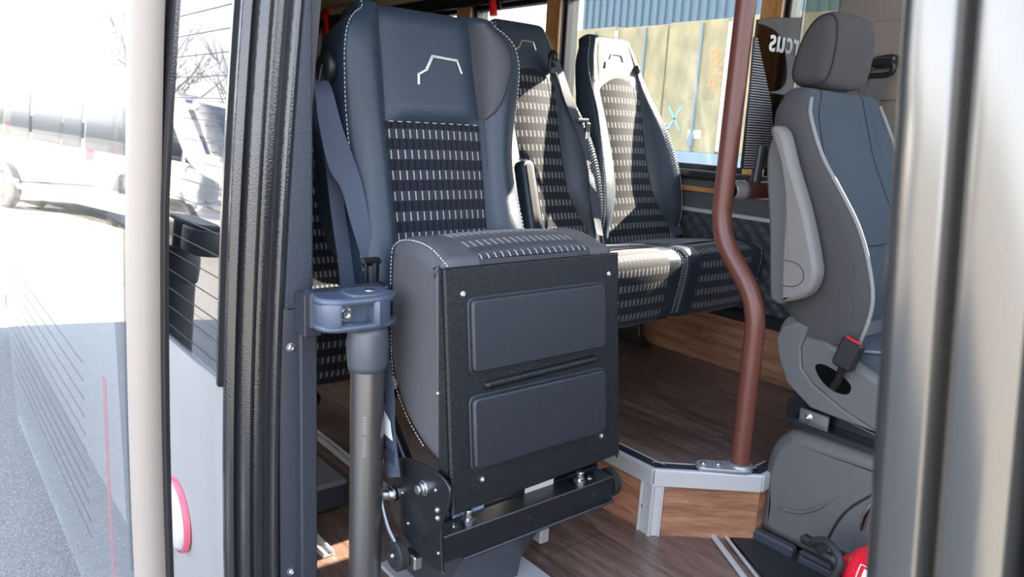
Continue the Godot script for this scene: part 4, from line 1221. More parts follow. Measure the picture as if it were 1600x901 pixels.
# ---------------------------------------------------------------- driver's place
func build_driver_seat() -> void:
	var t := thing("driving_chair", "dark grey fabric driver's seat with headrest and folded armrest", "seat", Vector3(0.30, 0.0, -1.15))
	# [y, rear x, bolster front x, half width, recess]
	var prof := [[0.56, 0.170, 0.350, 0.217, 0.080], [0.60, 0.155, 0.362, 0.220, 0.085], [0.676, 0.120, 0.369, 0.220, 0.085], [0.746, 0.104, 0.351, 0.220, 0.080], [0.842, 0.082, 0.307, 0.220, 0.066], [0.921, 0.067, 0.250, 0.220, 0.050], [0.976, 0.059, 0.208, 0.219, 0.036], [1.048, 0.053, 0.168, 0.216, 0.022], [1.095, 0.052, 0.146, 0.206, 0.014], [1.120, 0.058, 0.138, 0.190, 0.010]]
	var zc := -1.12
	var rows := []
	for i in 37: rows.append(row_at(prof, lerp(0.56, 1.120, i / 36.0)))
	for j in range(1, 6):
		var a := j / 5.0 * PI / 2
		var r: Array = rows[36].duplicate()
		r[0] += 0.026 * sin(a)
		var mid: float = (r[1] + r[2]) / 2
		r[1] = lerp(r[1], mid, 0.75 * (1 - cos(a))); r[2] = lerp(r[2], mid, 0.75 * (1 - cos(a)))
		r[3] *= 1 - 0.22 * (1 - cos(a)); r[4] *= cos(a)
		rows.append(r)
	var side := [[], []]; var front := []; var crest := [[], []]; var rear := []
	for r in rows:
		var d: float = r[2] - r[1]
		for s in 2:
			var sg := 1.0 if s == 0 else -1.0
			var row := PackedVector3Array()
			for q in [[0.0, 0.70], [0.10, 0.90], [0.28, 0.985], [0.5, 1.0], [0.72, 1.0], [0.88, 0.985], [0.965, 0.955], [1.0, 0.905]]:
				row.append(Vector3(r[1] + d * q[0], r[0], zc + sg * r[3] * q[1]))
			side[s].append(row)
			crest[s].append(row[7] + Vector3(0.002, 0, 0))
		var fr := PackedVector3Array()
		for q in 17:
			var x := q / 8.0 - 1.0
			var ax: float = abs(x)
			var dip: float = 1.0 if ax < 0.62 else 0.5 + 0.5 * cos(PI * (ax - 0.62) / 0.38)
			var seam: float = 0.004 * (1 - clamp(abs(ax - 0.62) / 0.06, 0.0, 1.0))
			fr.append(Vector3(r[2] - r[4] * dip - seam + 0.010 * (1 - x * x) * 0.5, r[0], zc + x * 0.905 * r[3]))
		front.append(fr)
		rear.append(PackedVector3Array([Vector3(r[1], r[0], zc - 0.70 * r[3]), Vector3(r[1] - 0.012, r[0], zc), Vector3(r[1], r[0], zc + 0.70 * r[3])]))
	for s in 2:
		var st := st_new(); smooth(st); sheet(st, side[s])
		part(t, "back_side", fin(st), M.driver_fabric, "dark grey fabric side of the back")
		st = st_new(); tube(st, crest[s].slice(0, 37), 0.005, 8)  # tube along the crest paints sunlight on the fabric edge
		part(t, "edge_line", fin(st), M.piping_and_sunlit_edge, "pale tube painted as the sunlit fabric edge")
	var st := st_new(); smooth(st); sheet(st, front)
	var fp := part(t, "back_front", fin(st), M.driver_fabric_sky_blue, "grey fabric front of the back with sky blue in its colour")
	st = st_new(); smooth(st); sheet(st, rear)
	part(t, "back_rear", fin(st), M.driver_fabric)
	for s in [-1.0, 1.0]:
		st = st_new()
		var ln := []
		for i in range(2, 40): ln.append(front[i][8 + int(s) * 5] + Vector3(0.001, 0, 0))
		tube(st, ln, 0.0012, 6)
		part(fp, "seam", fin(st), M.dark_thread)
	st = st_new()
	tube(st, [front[14][3] + Vector3(0.003, 0, 0), front[14][8] + Vector3(0.003, -0.004, 0), front[14][13] + Vector3(0.003, 0, 0)], 0.0014, 6)
	part(fp, "seam", fin(st), M.dark_thread)
	# headrest
	var hp := spline2([Vector2(0.042, 1.170), Vector2(0.045, 1.215), Vector2(0.066, 1.282), Vector2(0.098, 1.322), Vector2(0.135, 1.328), Vector2(0.156, 1.300), Vector2(0.160, 1.235), Vector2(0.152, 1.172), Vector2(0.128, 1.148), Vector2(0.062, 1.148)], 5)
	st = st_new(); smooth(st)
	var hr := []
	var cen := Vector2(0.102, 1.235)
	for k in 21:
		var x := k / 10.0 - 1.0
		var sc: float = 1.0 - 0.16 * pow(abs(x), 9.0) - 0.05 * x * x
		var ring := PackedVector3Array()
		for p in hp:
			var q: Vector2 = cen + (p - cen) * sc
			ring.append(Vector3(q.x, q.y, -1.098 + x * 0.100))
		hr.append(ring)
	for q in [[0.70, 0.006], [0.50, 0.0095], [0.25, 0.011], [0.01, 0.0115]]:
		for sg in [1.0, -1.0]:
			var ring := PackedVector3Array()
			for p in hp:
				var c2: Vector2 = cen + (p - cen) * q[0]
				ring.append(Vector3(c2.x, c2.y, -1.098 + sg * (0.100 + q[1])))
			if sg > 0: hr.append(ring)
			else: hr.push_front(ring)
	sheet(st, hr, [], true)
	var he := part(t, "headrest", fin(st), M.driver_fabric, "grey fabric headrest")
	st = st_new()
	var hl := []
	for p in hp:
		var q: Vector2 = cen + (p - cen) * 0.885
		hl.append(Vector3(q.x, q.y, -1.098 + 0.0945))
	hl.append(hl[0])
	tube(st, hl, 0.0016, 6)
	part(he, "seam", fin(st), M.dark_thread)
	st = st_new()
	for z in [-1.06, -1.14]: tube(st, [Vector3(0.10, 1.10, z), Vector3(0.10, 1.16, z)], 0.006, 10)
	part(t, "headrest_rod", fin(st), M.black_plastic)
	# armrest on the seat's right side, folded up
	st = st_new()
	prism(st, spline2([Vector2(0.100, 1.040), Vector2(0.125, 1.02), Vector2(0.150, 0.90), Vector2(0.166, 0.80), Vector2(0.185, 0.645), Vector2(0.150, 0.632), Vector2(0.138, 0.66), Vector2(0.115, 0.811), Vector2(0.086, 0.966)], 4), 0.030, 0.008, Transform3D(Basis(), Vector3(0, 0, -0.905)))
	part(t, "armrest_mount", fin(st), M.seat_plastic, "dark grey side pad")
	st = st_new()
	prism(st, spline2([Vector2(0.104, 1.040), Vector2(0.136, 1.040), Vector2(0.173, 0.960), Vector2(0.221, 0.860), Vector2(0.258, 0.762), Vector2(0.268, 0.715), Vector2(0.250, 0.668), Vector2(0.196, 0.642), Vector2(0.186, 0.66), Vector2(0.175, 0.75), Vector2(0.166, 0.845), Vector2(0.145, 0.945)], 5), 0.048, 0.010, Transform3D(Basis(), Vector3(0, 0, -0.893)))
	var ar := part(t, "armrest", fin(st), M.armrest_plastic, "pale grey plastic armrest, folded up")
	st = st_new()
	var cv := []
	for k in 9:
		var a := PI / 2 - PI * k / 8
		cv.append(Vector3(0.205 + 0.036 * cos(a), 0.712 + 0.030 * sin(a), -0.8445))
	cv.push_front(Vector3(0.186, 0.742, -0.8445)); cv.append(Vector3(0.190, 0.682, -0.8445))
	tube(st, cv, 0.0009, 5)
	part(ar, "cover_line", fin(st), M.dark_thread)
	st = st_new(); box(st, Vector3(0.158, 0.975, -0.868), Vector3(0.006, 0.012, 0.010), 0.002, Transform3D())
	part(ar, "release_button", fin(st), M.black_plastic)
	# seat cushion, plastic side shell with the dark of the buckle slot painted on
	st = st_new()
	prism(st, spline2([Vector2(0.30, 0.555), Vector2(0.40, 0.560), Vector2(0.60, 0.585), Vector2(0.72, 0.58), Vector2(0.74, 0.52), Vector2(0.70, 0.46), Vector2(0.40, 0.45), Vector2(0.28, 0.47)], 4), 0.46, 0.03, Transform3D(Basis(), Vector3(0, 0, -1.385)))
	part(t, "seat_cushion", fin(st), M.driver_fabric_sky_blue, "grey fabric seat cushion with sky blue in its colour")
	st = st_new()
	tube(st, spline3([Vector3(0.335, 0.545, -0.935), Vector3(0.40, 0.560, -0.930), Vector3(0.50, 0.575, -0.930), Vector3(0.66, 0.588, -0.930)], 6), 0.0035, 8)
	part(t, "edge_line", fin(st), M.piping_and_sunlit_edge)
	st = st_new()
	prism(st, spline2([Vector2(0.152, 0.540), Vector2(0.165, 0.584), Vector2(0.207, 0.604), Vector2(0.250, 0.595), Vector2(0.321, 0.550), Vector2(0.433, 0.505), Vector2(0.60, 0.48), Vector2(0.70, 0.44), Vector2(0.70, 0.38), Vector2(0.454, 0.366), Vector2(0.362, 0.378), Vector2(0.269, 0.382), Vector2(0.198, 0.426), Vector2(0.167, 0.484)], 5), 0.49, 0.018, Transform3D(Basis(), Vector3(0, 0, -1.40)))
	var sh := part(t, "side_shell", fin(st), M.seat_plastic, "grey plastic seat shell")
	st = st_new()
	prism(st, PackedVector2Array([Vector2(0.160, 0.535), Vector2(0.172, 0.570), Vector2(0.207, 0.590), Vector2(0.240, 0.583), Vector2(0.226, 0.530), Vector2(0.236, 0.480), Vector2(0.268, 0.450), Vector2(0.350, 0.412), Vector2(0.440, 0.385), Vector2(0.600, 0.385), Vector2(0.600, 0.375), Vector2(0.454, 0.372), Vector2(0.362, 0.386), Vector2(0.273, 0.390), Vector2(0.204, 0.432), Vector2(0.174, 0.486)]), 0.012, 0.004, Transform3D(Basis(), Vector3(0, 0, -0.912)))
	part(sh, "raised_rim", fin(st), M.seat_plastic)
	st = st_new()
	prism(st, spline2([Vector2(0.266, 0.492), Vector2(0.286, 0.502), Vector2(0.330, 0.490), Vector2(0.358, 0.470), Vector2(0.352, 0.448), Vector2(0.318, 0.446), Vector2(0.284, 0.464)], 4), 0.004, 0.001, Transform3D(Basis(), Vector3(0, 0, -0.9125)))  # no recess: a black plate paints the shade of the hole
	part(sh, "buckle_slot_shade", fin(st), M.slot_shade_black, "flat black plate painted as the dark of the buckle slot")
	var ax := (Vector3(0.350, 0.548, 0) - Vector3(0.325, 0.458, 0)).normalized()
	var bf := Basis(Vector3(ax.y, -ax.x, 0), ax, Vector3(0, 0, 1))
	st = st_new()
	tube(st, [Vector3(0.318, 0.455, -0.912), Vector3(0.334, 0.480, -0.895), Vector3(0.345, 0.522, -0.882)], [0.011, 0.009, 0.009], 10)
	part(t, "buckle_stalk", fin(st), M.black_plastic, "black buckle stalk")
	st = st_new()
	box(st, Vector3.ZERO, Vector3(0.050, 0.072, 0.026), 0.005, Transform3D(bf, Vector3(0.356, 0.552, -0.878)))
	var bk := part(t, "buckle", fin(st), M.black_plastic, "black belt buckle")
	st = st_new()
	box(st, Vector3(0, 0.0365, 0.004), Vector3(0.036, 0.002, 0.010), 0.0005, Transform3D(bf, Vector3(0.356, 0.552, -0.878)))
	part(bk, "press_button", fin(st), M.hammer_red, "red press button")
	# runner and plinth cover
	st = st_new()
	box(st, Vector3(0.45, 0.355, -1.15), Vector3(0.52, 0.05, 0.42), 0.004)
	box(st, Vector3(0.45, 0.342, -0.915), Vector3(0.46, 0.014, 0.05), 0.003, Transform3D())
	part(t, "seat_runner", fin(st), M.black_steel, "black seat runner")
	st = st_new()
	box(st, Vector3(0.280, 0.362, -0.915), Vector3(0.075, 0.034, 0.010), 0.002)
	var rb := part(t, "runner_bracket", fin(st), M.zinc, "bright metal runner bracket")
	bolt(rb, Vector3(0.268, 0.362, -0.910), Vector3(0, 0, 1), 0.008)
	st = st_new()
	prism(st, spline2([Vector2(0.195, 0.020), Vector2(0.178, 0.10), Vector2(0.171, 0.173), Vector2(0.179, 0.247), Vector2(0.209, 0.296), Vector2(0.257, 0.322), Vector2(0.452, 0.334), Vector2(0.66, 0.330), Vector2(0.70, 0.30), Vector2(0.70, 0.05), Vector2(0.66, 0.022), Vector2(0.40, 0.022)], 5), 0.48, 0.03, Transform3D(Basis(), Vector3(0, 0, -1.378)))
	var bc := part(t, "base_cover", fin(st), M.seat_plastic, "grey plastic plinth cover")
	st = st_new()
	tube(st, spline3([Vector3(0.224, 0.108, -0.897), Vector3(0.255, 0.112, -0.896), Vector3(0.295, 0.125, -0.896), Vector3(0.334, 0.156, -0.896), Vector3(0.374, 0.201, -0.897)], 6), [0.0005, 0.001, 0.002, 0.003, 0.004, 0.0045, 0.005, 0.005, 0.005, 0.005, 0.005, 0.005, 0.005, 0.005, 0.005, 0.005, 0.005, 0.005, 0.0045, 0.004, 0.003, 0.002, 0.001, 0.0008, 0.0005], 8)
	part(bc, "moulded_curve", fin(st), M.seat_plastic)
	st = st_new()
	tube(st, spline3([Vector3(0.362, 0.035, -0.897), Vector3(0.368, 0.090, -0.896), Vector3(0.396, 0.170, -0.896), Vector3(0.450, 0.240, -0.896), Vector3(0.50, 0.29, -0.897)], 6), 0.003, 6)
	part(bc, "moulded_line", fin(st), M.dark_thread)
	st = st_new()
	tube(st, spline3([Vector3(0.440, 0.150, -0.893), Vector3(0.446, 0.190, -0.892), Vector3(0.462, 0.230, -0.892), Vector3(0.490, 0.262, -0.893)], 5), 0.006, 8)
	part(bc, "chrome_trim", fin(st), M.chrome, "thin chrome trim")
	st = st_new()
	box(st, Vector3(0.235, 0.018, -0.885), Vector3(0.12, 0.03, 0.03), 0.006)
	box(st, Vector3(0.36, 0.015, -0.885), Vector3(0.10, 0.025, 0.03), 0.006)
	part(t, "plinth_foot", fin(st), M.painted_plate, "grey steel plinth foot")
	st = st_new()
	tube(st, [Vector3(0.118, 0.022, -0.862), Vector3(0.150, 0.026, -0.880), Vector3(0.182, 0.042, -0.905)], [0.008, 0.010, 0.009], 12)
	part(t, "adjuster_grip", fin(st), M.rubber, "black rubber adjuster grip")

func build_driver_belt() -> void:
	var t := thing("cab_belt", "grey driver's belt hanging from its ring on the door pillar", "seat belt", Vector3(0.0, 1.0, -1.56))
	var st := st_new()
	ribbon(st, v3([[-0.034, 1.236, -1.575], [-0.034, 1.180, -1.560], [-0.042, 1.102, -1.545], [-0.050, 1.0, -1.535], [-0.06, 0.86, -1.53]]), v3([[0.014, 1.236, -1.572], [0.016, 1.180, -1.557], [0.010, 1.094, -1.542], [0.002, 0.99, -1.532], [-0.01, 0.86, -1.527]]), 0.002)
	part(t, "webbing", fin(st), M.grey_webbing, "grey webbing")
	st = st_new()
	tube(st, rounded([Vector3(-0.052, 1.232, -1.568), Vector3(-0.050, 1.256, -1.565), Vector3(0.030, 1.262, -1.562), Vector3(0.036, 1.236, -1.564), Vector3(0.020, 1.224, -1.566), Vector3(-0.045, 1.222, -1.568), Vector3(-0.052, 1.232, -1.568)], 0.012, 4), 0.0085, 10)
	part(t, "belt_ring", fin(st), M.black_plastic, "black belt ring")
	st = st_new()
	prism(st, rrect(-0.004, 1.264, 0.068, 0.036, 0.012), 0.040, 0.008, Transform3D(Basis(Vector3(0, 0, 1), 0.10), Vector3(0.128, 0.008, -1.606)))
	var rc := part(t, "ring_cover", fin(st), M.black_plastic, "black ring cover")
	st = st_new()
	for k in 3: box(st, Vector3(0.0, 1.252 + k * 0.011, -1.565), Vector3(0.062, 0.003, 0.004), 0.001)
	part(rc, "metal_band", fin(st), M.zinc, "bright bands on the ring cover")

func build_poles() -> void:
	var t := thing("grab_pole", "bent brown grab pole standing on the step nosing", "grab pole", Vector3(0.135, 0.185, -0.85))
	var z := -0.85
	var st := st_new()
	tube(st, rounded([Vector3(-0.004, 1.92, z), Vector3(-0.006, 0.775, z), Vector3(0.128, 0.625, z), Vector3(0.136, 0.192, z)], 0.075, 8), 0.0245, 24)
	part(t, "pole", fin(st), M.pole_brown, "brown painted tube")
	st = st_new()
	var d := Vector3(0.013 - 0.186, 0, -0.662 + 0.866).normalized()
	var sd := Vector3(d.z, 0, -d.x)
	var pf := Transform3D(Basis(d, sd, Vector3.UP), Vector3(0.135, 0.186, -0.842))
	if pf.basis.determinant() < 0: pf.basis = Basis(d, -sd, Vector3.UP)
	prism(st, spline2([Vector2(0.108, 0.0), Vector2(0.095, 0.022), Vector2(0.03, 0.028), Vector2(-0.02, 0.028), Vector2(-0.034, 0.012), Vector2(-0.034, -0.012), Vector2(-0.02, -0.028), Vector2(0.03, -0.028), Vector2(0.095, -0.022)], 4), 0.012, 0.003, pf)
	lathe(st, Vector3(0.136, 0.19, z), Vector3.UP, [[0.034, 0.0], [0.031, 0.012], [0.027, 0.016], [0.0245, 0.016]], 24, false)
	var ft := part(t, "foot_plate", fin(st), M.pole_grey, "grey cast foot plate")
	for k in [0.05, 0.088]: bolt(ft, pf * Vector3(k, 0, 0.012), Vector3.UP, 0.008)
	t = thing("grab_rail", "brown grab rail behind the driver's seat clamped to the bent pole", "grab rail", Vector3(-0.006, 0.886, -1.2))
	st = st_new()
	tube(st, [Vector3(-0.006, 0.886, -0.93), Vector3(-0.006, 0.886, -1.52)], 0.0225, 20)
	part(t, "rail", fin(st), M.pole_brown)
	st = st_new()
	lathe(st, Vector3(-0.006, 0.886, -0.862), Vector3(0, 0, -1), [[0.020, 0.016], [0.023, 0.020], [0.0235, 0.045], [0.026, 0.048], [0.026, 0.066], [0.0235, 0.070]], 22, false)
	part(t, "clamp_sleeve", fin(st), M.pole_grey, "grey clamp sleeve")
	for hz in [-0.985, -1.48]:
		st = st_new()
		tube(st, [Vector3(-0.008, 0.900, hz), Vector3(-0.008, 1.000, hz - 0.006)], 0.014, 16)
		part(t, "screen_holder", fin(st), M.painted_plate, "grey tube holding the screen")

func build_screen() -> void:
	var t := thing("partition_screen", "smoked acrylic screen with white mirrored lettering behind the driver", "screen", Vector3(-0.02, 0.94, -1.24))
	var st := st_new()
	var yz := Basis(Vector3(0, 0, -1), Vector3.UP, Vector3(1, 0, 0))
	prism(st, PackedVector2Array([Vector2(0.930, 0.94), Vector2(1.125, 0.938), Vector2(1.125, 1.335), Vector2(0.99, 1.318), Vector2(0.925, 1.305)]), 0.005, 0.001, Transform3D(yz, Vector3(-0.022, 0, 0)))
	part(t, "acrylic_sheet", fin(st), M.smoked_acrylic, "smoked brown acrylic sheet")
	st = st_new()
	prism(st, PackedVector2Array([Vector2(1.126, 0.94), Vector2(1.31, 0.94), Vector2(1.31, 1.48), Vector2(1.28, 1.50), Vector2(1.126, 1.48)]), 0.005, 0.001, Transform3D(yz, Vector3(-0.022, 0, 0)))
	part(t, "green_pane", fin(st), M.green_pane, "green tinted pane")
	# ribbed strip: slats clipped to the strip's outline, 6 mm apart
	st = st_new()
	var n := 0
	var y := 0.945
	while y < 1.262:
		var left: float = lerp(0.934, 0.914, (y - 0.945) / 0.32)
		var right: float = 1.041 if y < 1.05 else (lerp(1.041, 1.019, (y - 1.05) / 0.06) if y < 1.11 else lerp(1.019, 0.925, (y - 1.11) / 0.15))
		box(st, Vector3(-0.013, y, -(left + right) / 2), Vector3(0.006, 0.0034, right - left), 0.001)
		y += 0.0064
	var rs := part(t, "ribbed_strip", fin(st), M.rib_grey, "fine pale ribs")
	rs.set_meta("kind", "stuff")
	st = st_new()
	prism(st, PackedVector2Array([Vector2(0.932, 0.942), Vector2(1.044, 0.942), Vector2(1.041, 1.05), Vector2(1.021, 1.112), Vector2(0.922, 1.265), Vector2(0.912, 1.262)]), 0.003, 0.001, Transform3D(yz, Vector3(-0.017, 0, 0)))
	part(t, "ribbed_backing", fin(st), M.black_plastic, "black strip behind the ribs")
	var tm := TextMesh.new()
	tm.text = "mercus"
	tm.font = SystemFont.new()
	(tm.font as SystemFont).font_names = PackedStringArray(["Droid Sans"])
	(tm.font as SystemFont).font_weight = 700
	tm.font_size = 64; tm.pixel_size = 0.00108; tm.depth = 0.001
	tm.horizontal_alignment = HORIZONTAL_ALIGNMENT_RIGHT
	tm.vertical_alignment = VERTICAL_ALIGNMENT_CENTER
	var o := MeshInstance3D.new()
	o.name = "lettering"; o.mesh = tm; o.material_override = M.lettering_white
	t.add_child(o, true)
	o.transform = Transform3D(Basis(Vector3(0, 0, 1), Vector3.UP, Vector3(-1, 0, 0)), Vector3(-0.0155, 1.262, -0.982) - t.position)
	o.set_meta("label", "white lettering seen from behind")

func build_guard_rail() -> void:
	var t := thing("guard_rail", "grey guard rail bolted to the door jamb beside the tip-up seat", "rail", Vector3(-0.20, 0.0, 0.10))
	var st := st_new()
	box(st, Vector3(-0.205, 0.648, 0.090), Vector3(0.045, 0.074, 0.166), 0.006)
	part(t, "rail", fin(st), M.painted_plate, "dark grey rail")
	st = st_new()
	box(st, Vector3(-0.204, 0.648, 0.004), Vector3(0.049, 0.078, 0.020), 0.006)
	part(t, "end_cap", fin(st), M.black_plastic, "black end cap")
	st = st_new()
	box(st, Vector3(-0.226, 0.636, 0.160), Vector3(0.050, 0.084, 0.036), 0.002)
	var mb := part(t, "mounting_bracket", fin(st), M.painted_plate, "folded steel bracket")
	bolt(mb, Vector3(-0.200, 0.626, 0.158), Vector3(1, 0, 0), 0.0085)
	st = st_new()
	box(st, Vector3(-0.245, 0.29, 0.156), Vector3(0.030, 0.61, 0.036), 0.003)
	part(t, "upright", fin(st), M.painted_plate, "grey upright")

func build_hammers() -> void:
	for q in [[Vector3(-3.80, 1.50, -1.585), "red emergency hammer on the rear window pillar, beside a white notice"], [Vector3(-1.965, 1.535, -1.585), "red emergency hammer above the bench seats"]]:
		var p: Vector3 = q[0]
		var t := thing("emergency_hammer", q[1], "hammer", p)
		var st := st_new()
		tube(st, [p, p + Vector3(-0.03, 0.17, 0)], [0.020, 0.016], 10)
		part(t, "handle", fin(st), M.hammer_red, "red handle")
		st = st_new()
		tube(st, [p + Vector3(-0.10, 0.17, 0), p + Vector3(0.035, 0.195, 0)], 0.024, 10)
		part(t, "head", fin(st), M.hammer_red)
		st = st_new()
		box(st, p + Vector3(-0.015, 0.08, -0.028), Vector3(0.07, 0.10, 0.02), 0.004)
		part(t, "holder", fin(st), M.black_plastic)
	var t := thing("notice", "white paper notice on the rear window pillar", "notice", Vector3(-3.97, 1.38, -1.60))
	var st := st_new()
	box(st, Vector3(-3.99, 1.46, -1.601), Vector3(0.12, 0.20, 0.003), 0.0)
	part(t, "sheet", fin(st), M.sticker_white)
	st = st_new()
	box(st, Vector3(-3.99, 1.46, -1.599), Vector3(0.004, 0.18, 0.002), 0.0)
	part(t, "fold", fin(st), M.beige_trim)

func build_floor_box() -> void:
	var t := thing("heater_duct", "small grey metal duct box on the floor behind the door jamb", "duct", Vector3(-0.60, 0.0, -0.04))
	var st := st_new()
	box(st, Vector3(-0.62, 0.035, -0.02), Vector3(0.16, 0.066, 0.12), 0.006)
	part(t, "body", fin(st), M.painted_plate)
	st = st_new()
	box(st, Vector3(-0.62, 0.076, -0.02), Vector3(0.172, 0.016, 0.132), 0.005)
	part(t, "lid", fin(st), M.pole_grey, "paler lid")

func build_extinguisher() -> void:
	var c := Vector3(0.485, 0.118, -0.775)
	var t := thing("fire_extinguisher", "red fire extinguisher lying beside the driver's seat", "fire extinguisher", Vector3(0.62, 0.01, -0.775))
	var st := st_new()
	lathe(st, c, Vector3(1, 0, 0), [[0.022, -0.020], [0.030, -0.008], [0.050, 0.004], [0.062, 0.022], [0.062, 0.34], [0.045, 0.37], [0.0, 0.375]], 32, false)
	var b := part(t, "cylinder", fin(st), M.extinguisher_red, "red cylinder")
	st = st_new()
	lathe(st, c, Vector3(1, 0, 0), [[0.0, -0.075], [0.014, -0.074], [0.016, -0.04], [0.024, -0.038], [0.024, -0.012]], 18)
	part(t, "neck", fin(st), M.black_plastic)
	# printed label: pale frames and lines wrapped on the cylinder
	st = st_new()
	var wrap := func(x0: float, x1: float, a0: float, a1: float) -> void:
		smooth(st)
		var rows := []
		for k in 7:
			var a: float = lerp(a0, a1, k / 6.0)
			rows.append(PackedVector3Array([c + Vector3(x0, sin(a) * 0.0626, cos(a) * 0.0626), c + Vector3(x1, sin(a) * 0.0626, cos(a) * 0.0626)]))
		sheet(st, rows)
	for k in 7: wrap.call(0.085, 0.125, 0.15 + k * 0.07, 0.17 + k * 0.07)
	for k in 6: wrap.call(0.050, 0.075, -0.35 + k * 0.07, -0.33 + k * 0.07)
	for k in 9: wrap.call(0.085, 0.130, -0.55 + k * 0.06, -0.535 + k * 0.06)
	wrap.call(0.034, 0.036, -0.6, 0.75); wrap.call(0.080, 0.081, -0.6, 0.75); wrap.call(0.036, 0.135, 0.74, 0.76); wrap.call(0.036, 0.135, 0.08, 0.095)
	wrap.call(0.045, 0.070, 0.25, 0.65)
	part(b, "label_print", fin(st), M.lettering_white, "white printed label")
	st = st_new()
	tube(st, spline3([c + Vector3(-0.06, 0.0, 0), c + Vector3(-0.08, 0.03, 0.03), c + Vector3(-0.04, 0.055, 0.045), c + Vector3(0.0, 0.03, 0.062), c + Vector3(-0.03, -0.04, 0.06), c + Vector3(-0.10, -0.085, 0.04)], 6), 0.009, 12)
	part(t, "hose", fin(st), M.rubber, "black hose")
	st = st_new()
	box(st, c + Vector3(-0.085, 0.012, 0.0), Vector3(0.075, 0.020, 0.026), 0.006, Transform3D())
	box(st, c + Vector3(-0.075, -0.022, 0.0), Vector3(0.090, 0.016, 0.026), 0.006, Transform3D())
	part(t, "lever", fin(st), M.black_plastic, "black squeeze lever")
	st = st_new()
	box(st, Vector3(0.60, 0.040, -0.775), Vector3(0.22, 0.064, 0.10), 0.01)
	part(t, "cradle", fin(st), M.black_plastic, "black floor cradle")

